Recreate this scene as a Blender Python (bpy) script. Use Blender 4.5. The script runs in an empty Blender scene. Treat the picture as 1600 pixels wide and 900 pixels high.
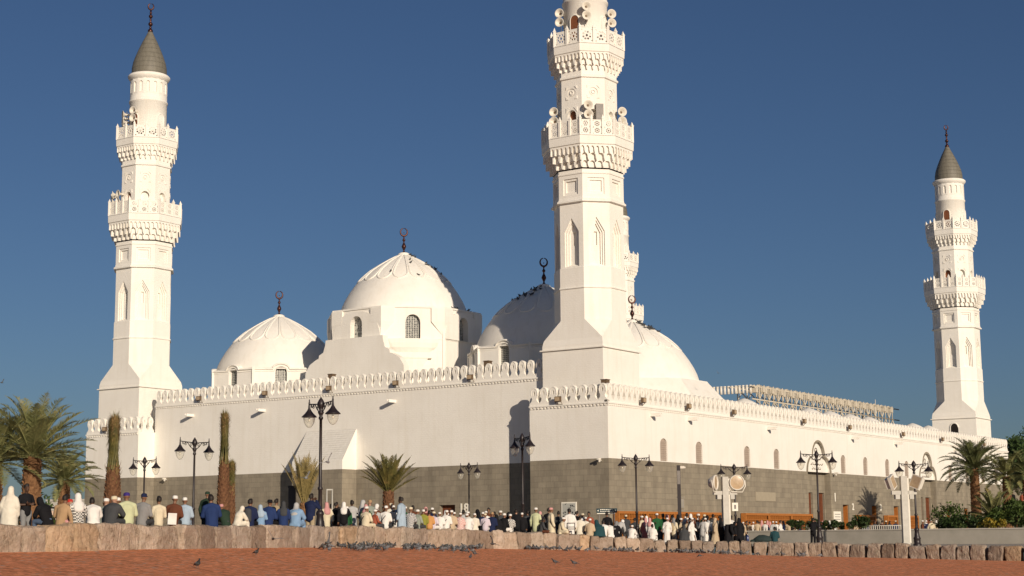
import bpy, bmesh, math, random
from math import sin, cos, tan, pi, radians, sqrt, atan2, hypot
from mathutils import Vector, Matrix, Euler
from mathutils.geometry import tessellate_polygon
random.seed(7)
SC = bpy.context.scene
COL = SC.collection

# ------------------------------------------------------------------ camera numbers
F, PITCH, ROLL, YAW, CZ = 2500.0, radians(8.857), radians(-.538), radians(34.247), .5
FW = Vector((0, cos(PITCH), sin(PITCH))); UP0 = Vector((0, -sin(PITCH), cos(PITCH))); RT0 = Vector((1, 0, 0))
RT = RT0*cos(ROLL) + UP0*sin(ROLL); UP = -RT0*sin(ROLL) + UP0*cos(ROLL)
def ray(x, y): return FW + RT*((x-800)/F) - UP*((y-450)/F)
def at(x, y, dist):
    d = ray(x, y); h = hypot(d.x, d.y); return Vector((d.x/h*dist, d.y/h*dist, CZ + d.z/h*dist))
CX, CY = None, None
_d = ray(951, 717); _h = hypot(_d.x, _d.y); CX, CY = _d.x/_h*100, _d.y/_h*100
U = Vector((sin(YAW), cos(YAW), 0)); W = Vector((-cos(YAW), sin(YAW), 0))
def muv(u, v, z=0): return Vector((CX, CY, 0)) + U*u + W*v + Vector((0, 0, z))
MROT = pi/2 - YAW

# ------------------------------------------------------------------ materials
MATS = {}
def newmat(name):
    m = bpy.data.materials.new(name); m.use_nodes = True
    n = m.node_tree.nodes; l = m.node_tree.links
    b = n['Principled BSDF']; return m, n, l, b
def mat(name, col, rough=.8, col2=None, scale=3.0, bump=0, bscale=40, metal=0, spec=.3, detail=6, objcol=False):
    if name in MATS: return MATS[name]
    m, n, l, b = newmat(name)
    b.inputs['Roughness'].default_value = rough; b.inputs['Metallic'].default_value = metal
    b.inputs['Specular IOR Level'].default_value = spec
    b.inputs['Base Color'].default_value = (*col, 1)
    tc = n.new('ShaderNodeTexCoord')
    if objcol:
        oi = n.new('ShaderNodeObjectInfo'); nz = n.new('ShaderNodeTexNoise'); nz.inputs['Scale'].default_value = scale
        l.new(tc.outputs['Object'], nz.inputs['Vector'])
        mp = n.new('ShaderNodeMapRange'); mp.inputs['To Min'].default_value = .78; mp.inputs['To Max'].default_value = 1.15
        l.new(nz.outputs['Fac'], mp.inputs['Value'])
        mx = n.new('ShaderNodeVectorMath'); mx.operation = 'SCALE'
        l.new(oi.outputs['Color'], mx.inputs[0]); l.new(mp.outputs[0], mx.inputs['Scale']); l.new(mx.outputs[0], b.inputs['Base Color'])
    elif col2:
        nz = n.new('ShaderNodeTexNoise'); nz.inputs['Scale'].default_value = scale; nz.inputs['Detail'].default_value = detail
        nz.inputs['Roughness'].default_value = .65
        l.new(tc.outputs['Object'], nz.inputs['Vector'])
        cr = n.new('ShaderNodeValToRGB'); cr.color_ramp.elements[0].position = .3; cr.color_ramp.elements[1].position = .7
        cr.color_ramp.elements[0].color = (*col, 1); cr.color_ramp.elements[1].color = (*col2, 1)
        l.new(nz.outputs['Fac'], cr.inputs['Fac']); l.new(cr.outputs[0], b.inputs['Base Color'])
    if bump:
        nb = n.new('ShaderNodeTexNoise'); nb.inputs['Scale'].default_value = bscale; nb.inputs['Detail'].default_value = 5
        l.new(tc.outputs['Object'], nb.inputs['Vector'])
        bp = n.new('ShaderNodeBump'); bp.inputs['Strength'].default_value = bump; bp.inputs['Distance'].default_value = .03
        l.new(nb.outputs['Fac'], bp.inputs['Height']); l.new(bp.outputs[0], b.inputs['Normal'])
    MATS[name] = m; return m

def facade_coord(n, l):
    """object-space coordinate running along whichever wall the face lies in (x+y, z)"""
    tc = n.new('ShaderNodeTexCoord'); sp = n.new('ShaderNodeSeparateXYZ'); l.new(tc.outputs['Object'], sp.inputs[0])
    ad = n.new('ShaderNodeMath'); ad.operation = 'ADD'; l.new(sp.outputs[0], ad.inputs[0]); l.new(sp.outputs[1], ad.inputs[1])
    cb = n.new('ShaderNodeCombineXYZ'); l.new(ad.outputs[0], cb.inputs[0]); l.new(sp.outputs[2], cb.inputs[1])
    return tc, cb
def white_plaster():
    m, n, l, b = newmat('white plaster'); b.inputs['Roughness'].default_value = .72; b.inputs['Specular IOR Level'].default_value = .25
    tc, cb = facade_coord(n, l)
    nz = n.new('ShaderNodeTexNoise'); nz.inputs['Scale'].default_value = .35; nz.inputs['Detail'].default_value = 8; nz.inputs['Roughness'].default_value = .7
    l.new(tc.outputs['Object'], nz.inputs['Vector'])
    cr = n.new('ShaderNodeValToRGB'); e = cr.color_ramp.elements
    e[0].position = .25; e[0].color = (.755, .72, .65, 1); e[1].position = .6; e[1].color = (.82, .79, .725, 1)
    l.new(nz.outputs['Fac'], cr.inputs['Fac'])
    # faint run-off streaks
    mp = n.new('ShaderNodeMapping'); mp.inputs['Scale'].default_value = (2.2, 2.2, .18); l.new(tc.outputs['Object'], mp.inputs[0])
    n2 = n.new('ShaderNodeTexNoise'); n2.inputs['Scale'].default_value = 1.3; n2.inputs['Detail'].default_value = 6; l.new(mp.outputs[0], n2.inputs['Vector'])
    c2 = n.new('ShaderNodeValToRGB'); c2.color_ramp.elements[0].position = .30; c2.color_ramp.elements[0].color = (.95, .94, .92, 1)
    c2.color_ramp.elements[1].position = .5; c2.color_ramp.elements[1].color = (1, 1, 1, 1); l.new(n2.outputs['Fac'], c2.inputs['Fac'])
    mx = n.new('ShaderNodeMix'); mx.data_type = 'RGBA'; mx.blend_type = 'MULTIPLY'; mx.inputs[0].default_value = .8
    l.new(cr.outputs[0], mx.inputs[6]); l.new(c2.outputs[0], mx.inputs[7]); l.new(mx.outputs[2], b.inputs['Base Color'])
    # small stone facing courses as bump
    br = n.new('ShaderNodeTexBrick'); br.inputs['Scale'].default_value = 1.0; br.inputs['Brick Width'].default_value = .3; br.inputs['Row Height'].default_value = .15
    br.inputs['Mortar Size'].default_value = .008; l.new(cb.outputs[0], br.inputs['Vector'])
    nb = n.new('ShaderNodeTexNoise'); nb.inputs['Scale'].default_value = 9; nb.inputs['Detail'].default_value = 6; l.new(tc.outputs['Object'], nb.inputs['Vector'])
    ad = n.new('ShaderNodeMath'); ad.operation = 'MULTIPLY_ADD'; ad.inputs[1].default_value = -.35; l.new(br.outputs['Fac'], ad.inputs[0]); l.new(nb.outputs['Fac'], ad.inputs[2])
    bp = n.new('ShaderNodeBump'); bp.inputs['Strength'].default_value = .35; bp.inputs['Distance'].default_value = .03
    l.new(ad.outputs[0], bp.inputs['Height']); l.new(bp.outputs[0], b.inputs['Normal'])
    return m
def grey_stone():
    m, n, l, b = newmat('grey stone facing'); b.inputs['Roughness'].default_value = .85; b.inputs['Specular IOR Level'].default_value = .2
    tc, cb = facade_coord(n, l)
    br = n.new('ShaderNodeTexBrick'); br.inputs['Scale'].default_value = 1.0; br.inputs['Brick Width'].default_value = .62; br.inputs['Row Height'].default_value = .36
    br.inputs['Mortar Size'].default_value = .012; br.inputs['Bias'].default_value = 0
    br.inputs['Color1'].default_value = (.245, .215, .172, 1); br.inputs['Color2'].default_value = (.295, .262, .208, 1); br.inputs['Mortar'].default_value = (.22, .195, .155, 1)
    l.new(cb.outputs[0], br.inputs['Vector'])
    mp = n.new('ShaderNodeMapping'); mp.inputs['Scale'].default_value = (1.2, 1.2, .3); l.new(tc.outputs['Object'], mp.inputs[0])
    nz = n.new('ShaderNodeTexNoise'); nz.inputs['Scale'].default_value = 1.1; nz.inputs['Detail'].default_value = 9; nz.inputs['Roughness'].default_value = .7; l.new(mp.outputs[0], nz.inputs['Vector'])
    cr = n.new('ShaderNodeValToRGB'); cr.color_ramp.elements[0].position = .3; cr.color_ramp.elements[0].color = (.72, .71, .68, 1)
    cr.color_ramp.elements[1].position = .7; cr.color_ramp.elements[1].color = (1.1, 1.08, 1.02, 1); l.new(nz.outputs['Fac'], cr.inputs['Fac'])
    mx = n.new('ShaderNodeMix'); mx.data_type = 'RGBA'; mx.blend_type = 'MULTIPLY'; mx.inputs[0].default_value = 1
    l.new(br.outputs['Color'], mx.inputs[6]); l.new(cr.outputs[0], mx.inputs[7]); l.new(mx.outputs[2], b.inputs['Base Color'])
    nb = n.new('ShaderNodeTexNoise'); nb.inputs['Scale'].default_value = 14; nb.inputs['Detail'].default_value = 6; l.new(tc.outputs['Object'], nb.inputs['Vector'])
    ad = n.new('ShaderNodeMath'); ad.operation = 'MULTIPLY_ADD'; ad.inputs[1].default_value = -.6; l.new(br.outputs['Fac'], ad.inputs[0]); l.new(nb.outputs['Fac'], ad.inputs[2])
    bp = n.new('ShaderNodeBump'); bp.inputs['Strength'].default_value = .5; bp.inputs['Distance'].default_value = .03
    l.new(ad.outputs[0], bp.inputs['Height']); l.new(bp.outputs[0], b.inputs['Normal'])
    return m
def lattice_mat():
    """pierced screen: pale ribs of six-pointed cells round dark holes"""
    m, n, l, b = newmat('pierced window screen'); b.inputs['Roughness'].default_value = .6
    tc, cb = facade_coord(n, l)
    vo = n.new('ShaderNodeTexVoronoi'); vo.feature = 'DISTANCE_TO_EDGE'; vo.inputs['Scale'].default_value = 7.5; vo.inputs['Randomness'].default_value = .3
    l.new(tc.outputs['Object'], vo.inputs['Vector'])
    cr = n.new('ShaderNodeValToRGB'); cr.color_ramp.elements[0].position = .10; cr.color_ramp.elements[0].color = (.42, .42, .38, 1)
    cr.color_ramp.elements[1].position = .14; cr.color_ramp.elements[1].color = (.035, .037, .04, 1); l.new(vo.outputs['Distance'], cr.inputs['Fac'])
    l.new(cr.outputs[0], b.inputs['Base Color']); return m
def gravel_mat():
    m, n, l, b = newmat('red gravel'); b.inputs['Roughness'].default_value = .95; b.inputs['Specular IOR Level'].default_value = .1
    tc = n.new('ShaderNodeTexCoord')
    nz = n.new('ShaderNodeTexNoise'); nz.inputs['Scale'].default_value = 1.6; nz.inputs['Detail'].default_value = 12; nz.inputs['Roughness'].default_value = .8; l.new(tc.outputs['Object'], nz.inputs['Vector'])
    cr = n.new('ShaderNodeValToRGB'); cr.color_ramp.elements[0].position = .36; cr.color_ramp.elements[0].color = (.62, .215, .095, 1)
    cr.color_ramp.elements[1].position = .7; cr.color_ramp.elements[1].color = (.84, .34, .16, 1); l.new(nz.outputs['Fac'], cr.inputs['Fac'])
    vo = n.new('ShaderNodeTexVoronoi'); vo.inputs['Scale'].default_value = 9; l.new(tc.outputs['Object'], vo.inputs['Vector'])
    c2 = n.new('ShaderNodeValToRGB'); e = c2.color_ramp.elements; e[0].position = 0; e[0].color = (.45, .42, .4, 1); e[1].position = 1; e[1].color = (1.45, 1.5, 1.6, 1)
    sp = n.new('ShaderNodeSeparateXYZ'); l.new(vo.outputs['Color'], sp.inputs[0]); l.new(sp.outputs[0], c2.inputs['Fac'])
    mx = n.new('ShaderNodeMix'); mx.data_type = 'RGBA'; mx.blend_type = 'MULTIPLY'; mx.inputs[0].default_value = .8
    l.new(cr.outputs[0], mx.inputs[6]); l.new(c2.outputs[0], mx.inputs[7])
    gt = n.new('ShaderNodeMath'); gt.operation = 'GREATER_THAN'; gt.inputs[1].default_value = .975; l.new(sp.outputs[1], gt.inputs[0])
    m2 = n.new('ShaderNodeMix'); m2.data_type = 'RGBA'; m2.inputs[7].default_value = (.55, .42, .33, 1)
    l.new(gt.outputs[0], m2.inputs[0]); l.new(mx.outputs[2], m2.inputs[6]); l.new(m2.outputs[2], b.inputs['Base Color'])
    nb = n.new('ShaderNodeTexNoise'); nb.inputs['Scale'].default_value = 7; nb.inputs['Detail'].default_value = 8; nb.inputs['Roughness'].default_value = .8; l.new(tc.outputs['Object'], nb.inputs['Vector'])
    bp = n.new('ShaderNodeBump'); bp.inputs['Strength'].default_value = .5; bp.inputs['Distance'].default_value = .05
    l.new(nb.outputs['Fac'], bp.inputs['Height']); l.new(bp.outputs[0], b.inputs['Normal']); return m
def rock_mat():
    m, n, l, b = newmat('rough sandstone'); b.inputs['Roughness'].default_value = .9; b.inputs['Specular IOR Level'].default_value = .15
    tc = n.new('ShaderNodeTexCoord'); oi = n.new('ShaderNodeObjectInfo')
    ad = n.new('ShaderNodeVectorMath'); l.new(tc.outputs['Object'], ad.inputs[0])
    ml = n.new('ShaderNodeMath'); ml.operation = 'MULTIPLY'; ml.inputs[1].default_value = 40; l.new(oi.outputs['Random'], ml.inputs[0]); l.new(ml.outputs[0], ad.inputs[1])
    nz = n.new('ShaderNodeTexNoise'); nz.inputs['Scale'].default_value = 3.2; nz.inputs['Detail'].default_value = 9; nz.inputs['Roughness'].default_value = .72; l.new(ad.outputs[0], nz.inputs['Vector'])
    cr = n.new('ShaderNodeValToRGB'); e = cr.color_ramp.elements; e[0].position = .28; e[0].color = (.13, .095, .068, 1); e[1].position = .42; e[1].color = (.38, .305, .235, 1)
    x = e.new(.62); x.color = (.49, .40, .325, 1); x = e.new(.76); x.color = (.62, .55, .47, 1); l.new(nz.outputs['Fac'], cr.inputs['Fac'])
    mx = n.new('ShaderNodeMix'); mx.data_type = 'RGBA'; mx.blend_type = 'MULTIPLY'; mx.inputs[0].default_value = 1
    l.new(cr.outputs[0], mx.inputs[6]); l.new(oi.outputs['Color'], mx.inputs[7]); l.new(mx.outputs[2], b.inputs['Base Color'])
    nb = n.new('ShaderNodeTexNoise'); nb.inputs['Scale'].default_value = 9; nb.inputs['Detail'].default_value = 8; nb.inputs['Roughness'].default_value = .7; l.new(ad.outputs[0], nb.inputs['Vector'])
    bp = n.new('ShaderNodeBump'); bp.inputs['Strength'].default_value = 1.0; bp.inputs['Distance'].default_value = .10
    mp = n.new('ShaderNodeMapping'); mp.inputs['Scale'].default_value = (1, 1, .45); mp.inputs['Rotation'].default_value = (.3, .5, 0); l.new(ad.outputs[0], mp.inputs[0])
    vo = n.new('ShaderNodeTexVoronoi'); vo.feature = 'DISTANCE_TO_EDGE'; vo.inputs['Scale'].default_value = 1.9; l.new(mp.outputs[0], vo.inputs['Vector'])
    mr = n.new('ShaderNodeMapRange'); mr.inputs['From Max'].default_value = .06; l.new(vo.outputs['Distance'], mr.inputs[0])
    mm_ = n.new('ShaderNodeMath'); mm_.operation = 'MULTIPLY_ADD'; mm_.inputs[1].default_value = .16; l.new(mr.outputs[0], mm_.inputs[0]); l.new(nb.outputs['Fac'], mm_.inputs[2])
    l.new(mm_.outputs[0], bp.inputs['Height']); l.new(bp.outputs[0], b.inputs['Normal']); return m
def glass_mat():
    m, n, l, b = newmat('lantern glass')
    n.remove(b); out = n['Material Output']
    tr = n.new('ShaderNodeBsdfTransparent'); tr.inputs[0].default_value = (.93, .92, .88, 1)
    gl = n.new('ShaderNodeBsdfPrincipled'); gl.inputs['Base Color'].default_value = (.75, .73, .68, 1); gl.inputs['Roughness'].default_value = .15
    lw = n.new('ShaderNodeLayerWeight'); lw.inputs[0].default_value = .35
    mp = n.new('ShaderNodeMapRange'); mp.inputs['To Min'].default_value = .12; mp.inputs['To Max'].default_value = .75; l.new(lw.outputs['Facing'], mp.inputs[0])
    mx = n.new('ShaderNodeMixShader'); l.new(mp.outputs[0], mx.inputs[0]); l.new(tr.outputs[0], mx.inputs[1]); l.new(gl.outputs[0], mx.inputs[2]); l.new(mx.outputs[0], out.inputs[0])
    return m
def leaf_mat(name, c1, c2, tip):
    m, n, l, b = newmat(name); b.inputs['Roughness'].default_value = .55; b.inputs['Specular IOR Level'].default_value = .35
    tc = n.new('ShaderNodeTexCoord'); nz = n.new('ShaderNodeTexNoise'); nz.inputs['Scale'].default_value = 2.6; nz.inputs['Detail'].default_value = 4; l.new(tc.outputs['Object'], nz.inputs['Vector'])
    cr = n.new('ShaderNodeValToRGB'); e = cr.color_ramp.elements; e[0].position = .3; e[0].color = (*c1, 1); e[1].position = .6; e[1].color = (*c2, 1)
    x = e.new(.75); x.color = (*tip, 1); l.new(nz.outputs['Fac'], cr.inputs['Fac']); l.new(cr.outputs[0], b.inputs['Base Color']); return m
def tile_lines(name, col, col2, step, zaxis=True):
    m, n, l, b = newmat(name); b.inputs['Roughness'].default_value = .6
    tc = n.new('ShaderNodeTexCoord'); wv = n.new('ShaderNodeTexNoise'); wv.inputs['Scale'].default_value = 2; wv.inputs['Detail'].default_value = 7
    mp = n.new('ShaderNodeMapping'); mp.inputs['Scale'].default_value = (2.5, 2.5, .5); l.new(tc.outputs['Object'], mp.inputs[0]); l.new(mp.outputs[0], wv.inputs['Vector'])
    cr = n.new('ShaderNodeValToRGB'); cr.color_ramp.elements[0].position = .3; cr.color_ramp.elements[0].color = (*col, 1); cr.color_ramp.elements[1].position = .7; cr.color_ramp.elements[1].color = (*col2, 1)
    l.new(wv.outputs['Fac'], cr.inputs['Fac']); l.new(cr.outputs[0], b.inputs['Base Color'])
    sp = n.new('ShaderNodeSeparateXYZ'); l.new(tc.outputs['Object'], sp.inputs[0])
    md = n.new('ShaderNodeMath'); md.operation = 'MODULO'; md.inputs[1].default_value = step; l.new(sp.outputs[2], md.inputs[0])
    lt = n.new('ShaderNodeMath'); lt.operation = 'LESS_THAN'; lt.inputs[1].default_value = step*.12; l.new(md.outputs[0], lt.inputs[0])
    bp = n.new('ShaderNodeBump'); bp.inputs['Strength'].default_value = 1; bp.inputs['Distance'].default_value = .03; bp.invert = True
    l.new(lt.outputs[0], bp.inputs['Height']); l.new(bp.outputs[0], b.inputs['Normal']); return m
def pigeon_mat():
    m, n, l, b = newmat('pigeon feathers'); b.inputs['Roughness'].default_value = .6
    tc = n.new('ShaderNodeTexCoord'); sp = n.new('ShaderNodeSeparateXYZ'); l.new(tc.outputs['Object'], sp.inputs[0])
    cr = n.new('ShaderNodeValToRGB'); cr.color_ramp.interpolation = 'CONSTANT'; e = cr.color_ramp.elements
    mp = n.new('ShaderNodeMapRange'); mp.inputs['From Min'].default_value = -.2; mp.inputs['From Max'].default_value = .2; l.new(sp.outputs[0], mp.inputs[0])
    for i, (p, c) in enumerate(((0, (.03, .03, .032)), (.12, (.12, .12, .125)), (.30, (.03, .03, .032)), (.34, (.18, .18, .185)), (.42, (.03, .03, .032)), (.46, (.15, .15, .155)), (.68, (.05, .055, .055)))):
        x = e[i] if i < 2 else e.new(p); x.position = p; x.color = (*c, 1)
    l.new(mp.outputs[0], cr.inputs['Fac']); oi = n.new('ShaderNodeObjectInfo')
    mx = n.new('ShaderNodeMix'); mx.data_type = 'RGBA'; mx.blend_type = 'MULTIPLY'; mx.inputs[0].default_value = 1
    l.new(cr.outputs[0], mx.inputs[6]); l.new(oi.outputs['Color'], mx.inputs[7]); l.new(mx.outputs[2], b.inputs['Base Color']); return m
def plaid_mat():
    m, n, l, b = newmat('checked cotton'); b.inputs['Roughness'].default_value = .85
    tc = n.new('ShaderNodeTexCoord'); ck = n.new('ShaderNodeTexChecker'); ck.inputs['Scale'].default_value = 24
    l.new(tc.outputs['Object'], ck.inputs['Vector']); oi = n.new('ShaderNodeObjectInfo'); l.new(oi.outputs['Color'], ck.inputs['Color1'])
    ck.inputs['Color2'].default_value = (.65, .63, .58, 1); l.new(ck.outputs[0], b.inputs['Base Color']); return m

M_W = white_plaster(); M_G = grey_stone(); M_LAT = lattice_mat(); M_GRAVEL = gravel_mat(); M_ROCK = rock_mat(); M_GLASS = glass_mat()
M_PIGEON = pigeon_mat(); M_PLAID = plaid_mat()
M_CONE = tile_lines('weathered lead roof', (.125, .115, .09), (.175, .16, .125), .42)
M_SLOPE = tile_lines('white boarded slope', (.70, .67, .60), (.78, .75, .69), .16)
M_FIN = mat('dark copper', (.045, .022, .020), .35, (.10, .040, .032), 5, metal=.7)
M_BROWN = mat('brown timber door', (.14, .050, .022), .6, (.22, .080, .035), 4)
M_ORANGE = mat('orange varnished wood', (.32, .115, .026), .5, (.43, .165, .04), 5)
M_DARK = mat('dark interior', (.015, .012, .010), .9)
M_DKWOOD = mat('dark red wood', (.10, .030, .012), .7, (.16, .05, .02), 5)
M_BLACK = mat('black painted iron', (.014, .011, .012), .45, (.024, .016, .017), 6, spec=.5)
M_HORN = mat('cream loudspeaker', (.62, .58, .50), .5, (.70, .66, .58), 3)
M_GREYMET = mat('grey metal', (.16, .15, .14), .5, (.24, .22, .20), 4)
M_BRONZE = mat('bronze fitting', (.11, .075, .045), .5, (.16, .11, .07), 5)
M_NUM = mat('cream lettering', (.80, .76, .66), .6)
M_TEAL = mat('dark teal sign', (.018, .045, .055), .4)
M_CONC = mat('pale concrete', (.33, .31, .27), .85, (.44, .41, .36), 1.2, bump=.3)
M_CONC2 = mat('grey rendered wall', (.25, .235, .20), .85, (.33, .305, .265), .8, bump=.3)
M_PAVE = mat('plaza paving', (.30, .27, .23), .85, (.38, .34, .29), .5, bump=.2)
M_SAND = mat('dry sandy ground', (.26, .19, .13), .95, (.34, .26, .18), .05, bump=.3)
M_SKIN = mat('skin', (1, 1, 1), .55, scale=6, objcol=True, spec=.35)
M_CLOTH = mat('cotton cloth', (1, 1, 1), .85, scale=3.5, objcol=True, spec=.1, bump=1.0, bscale=6)
M_HAIR = mat('hair', (.012, .010, .009), .6, (.025, .018, .014), 20)
M_WHITEPOLE = mat('white painted steel', (.40, .385, .34), .6, (.52, .50, .45), 3)
M_LENS = mat('floodlight lens', (.38, .27, .16), .15, (.52, .40, .26), 5, spec=.8)
M_TRUNK = mat('palm trunk', (.10, .045, .020), .95, (.28, .15, .070), 9, bump=.6, bscale=20)
M_TRUNK2 = mat('red palm trunk', (.085, .036, .018), .95, (.21, .105, .052), 9, bump=.6, bscale=20)
M_STRAW = mat('dry palm fronds', (.17, .105, .042), .9, (.30, .20, .085), 6)
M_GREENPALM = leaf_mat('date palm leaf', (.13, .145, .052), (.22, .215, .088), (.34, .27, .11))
M_DARKPALM = leaf_mat('dark green palm leaf', (.07, .09, .034), (.13, .14, .055), (.20, .17, .07))  # darker green leaf colour for the dark date palms at the right
M_DRYPALM = leaf_mat('drying palm leaf', (.16, .125, .045), (.26, .20, .075), (.36, .25, .10))
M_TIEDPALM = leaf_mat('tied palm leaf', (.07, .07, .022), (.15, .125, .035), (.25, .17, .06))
M_SHRUB = leaf_mat('shrub leaf', (.035, .06, .016), (.08, .12, .028), (.15, .16, .04))
M_HEDGE = leaf_mat('hedge leaf', (.020, .040, .012), (.045, .075, .020), (.08, .10, .03))
M_YELLOWLEAF = leaf_mat('yellow leaf', (.14, .13, .02), (.30, .22, .03), (.40, .26, .03))
M_STEEL = mat('cream steel truss', (.46, .41, .32), .6, (.58, .52, .42), 2)
M_PINK = mat('pink render', (.48, .34, .26), .85, (.56, .42, .33), 1)
M_BAG = mat('bag fabric', (.02, .02, .022), .8, (.035, .035, .04), 6)

# ------------------------------------------------------------------ mesh helpers
class MB:
    def __init__(s): s.v = []; s.f = []; s.smooth = []
    def add(s, vs, fs, sm=False):
        o = len(s.v); s.v += [tuple(x) for x in vs]; s.f += [tuple(i+o for i in f) for f in fs]; s.smooth += [sm]*len(fs)
    def box(s, x0, x1, y0, y1, z0, z1, M=None):
        vs = [Vector(p) for p in ((x0,y0,z0),(x1,y0,z0),(x1,y1,z0),(x0,y1,z0),(x0,y0,z1),(x1,y0,z1),(x1,y1,z1),(x0,y1,z1))]
        if M: vs = [M @ p for p in vs]
        s.add(vs, [(0,3,2,1),(4,5,6,7),(0,1,5,4),(1,2,6,5),(2,3,7,6),(3,0,4,7)])
    def prism(s, poly, z0, z1, M=None, sm=False):
        n = len(poly); vs = [Vector((x,y,z0)) for x,y in poly]+[Vector((x,y,z1)) for x,y in poly]
        if M: vs = [M @ p for p in vs]
        s.add(vs, [(i,(i+1)%n,n+(i+1)%n,n+i) for i in range(n)], sm)
        tri = tessellate_polygon([[Vector((x,y,0)) for x,y in poly]])
        s.add(vs, [tuple(reversed(t)) for t in tri]+[tuple(i+n for i in t) for t in tri])
    def tube(s, pts, rad, n=8, caps=True, sm=True, flat=1.0):
        pts = [Vector(p) for p in pts]; k = len(pts)
        if not hasattr(rad, '__len__'): rad = [rad]*k
        vs = []; ref = None
        for i, p in enumerate(pts):
            t = (pts[min(i+1,k-1)]-pts[max(i-1,0)]).normalized()
            if ref is None: ref = Vector((0,0,1)) if abs(t.z) < .9 else Vector((1,0,0))
            a = (ref - t*ref.dot(t)).normalized(); b = t.cross(a); ref = a
            vs += [p + a*(cos(2*pi*j/n)*rad[i]*flat) + b*(sin(2*pi*j/n)*rad[i]) for j in range(n)]
        fs = [(i*n+j, i*n+(j+1)%n, (i+1)*n+(j+1)%n, (i+1)*n+j) for i in range(k-1) for j in range(n)]
        s.add(vs, fs, sm)
        if caps:
            s.add(vs[:n], [tuple(reversed(range(n)))]); s.add(vs[-n:], [tuple(range(n))])
    def lathe(s, prof, n=32, cx=0, cy=0, a0=0, a1=2*pi, sm=True, M=None):
        full = abs(a1-a0-2*pi) < 1e-6; m = n if full else n+1
        vs = [Vector((cx+r*cos(a0+(a1-a0)*j/n), cy+r*sin(a0+(a1-a0)*j/n), z)) for r, z in prof for j in range(m)]
        if M: vs = [M @ p for p in vs]
        fs = []
        for i in range(len(prof)-1):
            for j in range(n):
                a, b = i*m+j, i*m+(j+1)%m
                fs.append((a, b, b+m, a+m))
        s.add(vs, fs, sm)
    def cyl(s, cx, cy, r, z0, z1, n=16, r1=None, sm=True):
        r1 = r if r1 is None else r1
        s.lathe([(.0001,z0),(r,z0)], n, cx, cy, sm=False); s.lathe([(r,z0),(r1,z1)], n, cx, cy, sm=sm); s.lathe([(r1,z1),(.0001,z1)], n, cx, cy, sm=False)
    def ball(s, c, r, n=10, sz=1.0, M=None):
        c = Vector(c); vs = []; m = n//2+1
        r3 = r if hasattr(r, '__len__') else (r, r, r*sz)
        for i in range(m):
            ph = pi*i/(m-1)
            for j in range(n):
                th = 2*pi*j/n; p = Vector((sin(ph)*cos(th)*r3[0], sin(ph)*sin(th)*r3[1], cos(ph)*r3[2]))
                if M: p = M @ p
                vs.append(c+p)
        s.add(vs, [(i*n+j, (i+1)*n+j, (i+1)*n+(j+1)%n, i*n+(j+1)%n) for i in range(m-1) for j in range(n)], True)
    def build(s, name, mt, parent=None, fix=True, merge=True, mats=None):
        me = bpy.data.meshes.new(name); me.from_pydata(s.v, [], s.f)
        me.polygons.foreach_set('use_smooth', s.smooth)
        if fix:
            bm = bmesh.new(); bm.from_mesh(me)
            if merge: bmesh.ops.remove_doubles(bm, verts=bm.verts, dist=.0005)
            bmesh.ops.recalc_face_normals(bm, faces=bm.faces); bm.to_mesh(me); bm.free()
        me.materials.append(mt)
        return link(name, me, parent)
def link(name, me, parent=None, loc=None, rot=None):
    o = bpy.data.objects.new(name, me); COL.objects.link(o)
    if parent: o.parent = parent
    if loc is not None: o.location = loc
    if rot is not None: o.rotation_euler = rot
    return o
def tag(o, label=None, cat=None, group=None, kind=None):
    if label: o['label'] = label
    if cat: o['category'] = cat
    if group: o['group'] = group
    if kind: o['kind'] = kind
    return o
def thing(name, label, cat, loc=(0,0,0), rz=0, group=None):
    o = bpy.data.objects.new(name, None); COL.objects.link(o); o.location = loc; o.rotation_euler = (0,0,rz)
    o.empty_display_size = .2
    return tag(o, label, cat, group)
CH = {}
def copy_tree(o, parent=None):
    c = o.copy(); COL.objects.link(c); c.parent = parent
    for ch in list(o.children): copy_tree(ch, c)
    return c
def panel(mb, fn, outer, holes):
    """flat polygon 'outer' with recessed holes. fn(s, z, d) -> point, d = depth inwards. holes: list of step lists [(poly, depth), ...]"""
    polys = [outer] + [h[0][0] for h in holes]
    tri = tessellate_polygon([[Vector((a, b, 0)) for a, b in p] for p in polys])
    flat = [q for p in polys for q in p]
    mb.add([fn(a, b, 0) for a, b in flat], tri)
    for h in holes:
        d0 = 0
        for i, (poly, d) in enumerate(h):
            n = len(poly)
            vs = [fn(a, b, d0) for a, b in poly] + [fn(a, b, d) for a, b in poly]
            mb.add(vs, [(j, (j+1)%n, n+(j+1)%n, n+j) for j in range(n)])
            if i+1 < len(h):
                nx = h[i+1][0]
                tri = tessellate_polygon([[Vector((a, b, 0)) for a, b in poly], [Vector((a, b, 0)) for a, b in nx]])
                mb.add([fn(a, b, d) for a, b in list(poly)+list(nx)], tri)
            d0 = d
def fill(mb, fn, poly, d):
    tri = tessellate_polygon([[Vector((a, b, 0)) for a, b in poly]]); mb.add([fn(a, b, d) for a, b in poly], tri)
def rect(s0, s1, z0, z1): return [(s0,z0),(s1,z0),(s1,z1),(s0,z1)]
def arch(c, hw, z0, zs, zt, n=10, pointed=False):
    """opening: jambs to zs, then round (or pointed) head to zt"""
    p = [(c-hw, z0), (c+hw, z0)]
    for i in range(n+1):
        t = i/n
        if pointed:
            a = t*2
            if a <= 1: x = hw*(1-a); z = zs+(zt-zs)*a
            else: x = -hw*(a-1); z = zs+(zt-zs)*(2-a)
        else: x = hw*cos(pi*t); z = zs+(zt-zs)*sin(pi*t)
        p.append((c+x, z))
    q = []
    for a in p:
        if not q or hypot(a[0]-q[-1][0], a[1]-q[-1][1]) > 1e-5: q.append(a)
    return q
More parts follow.
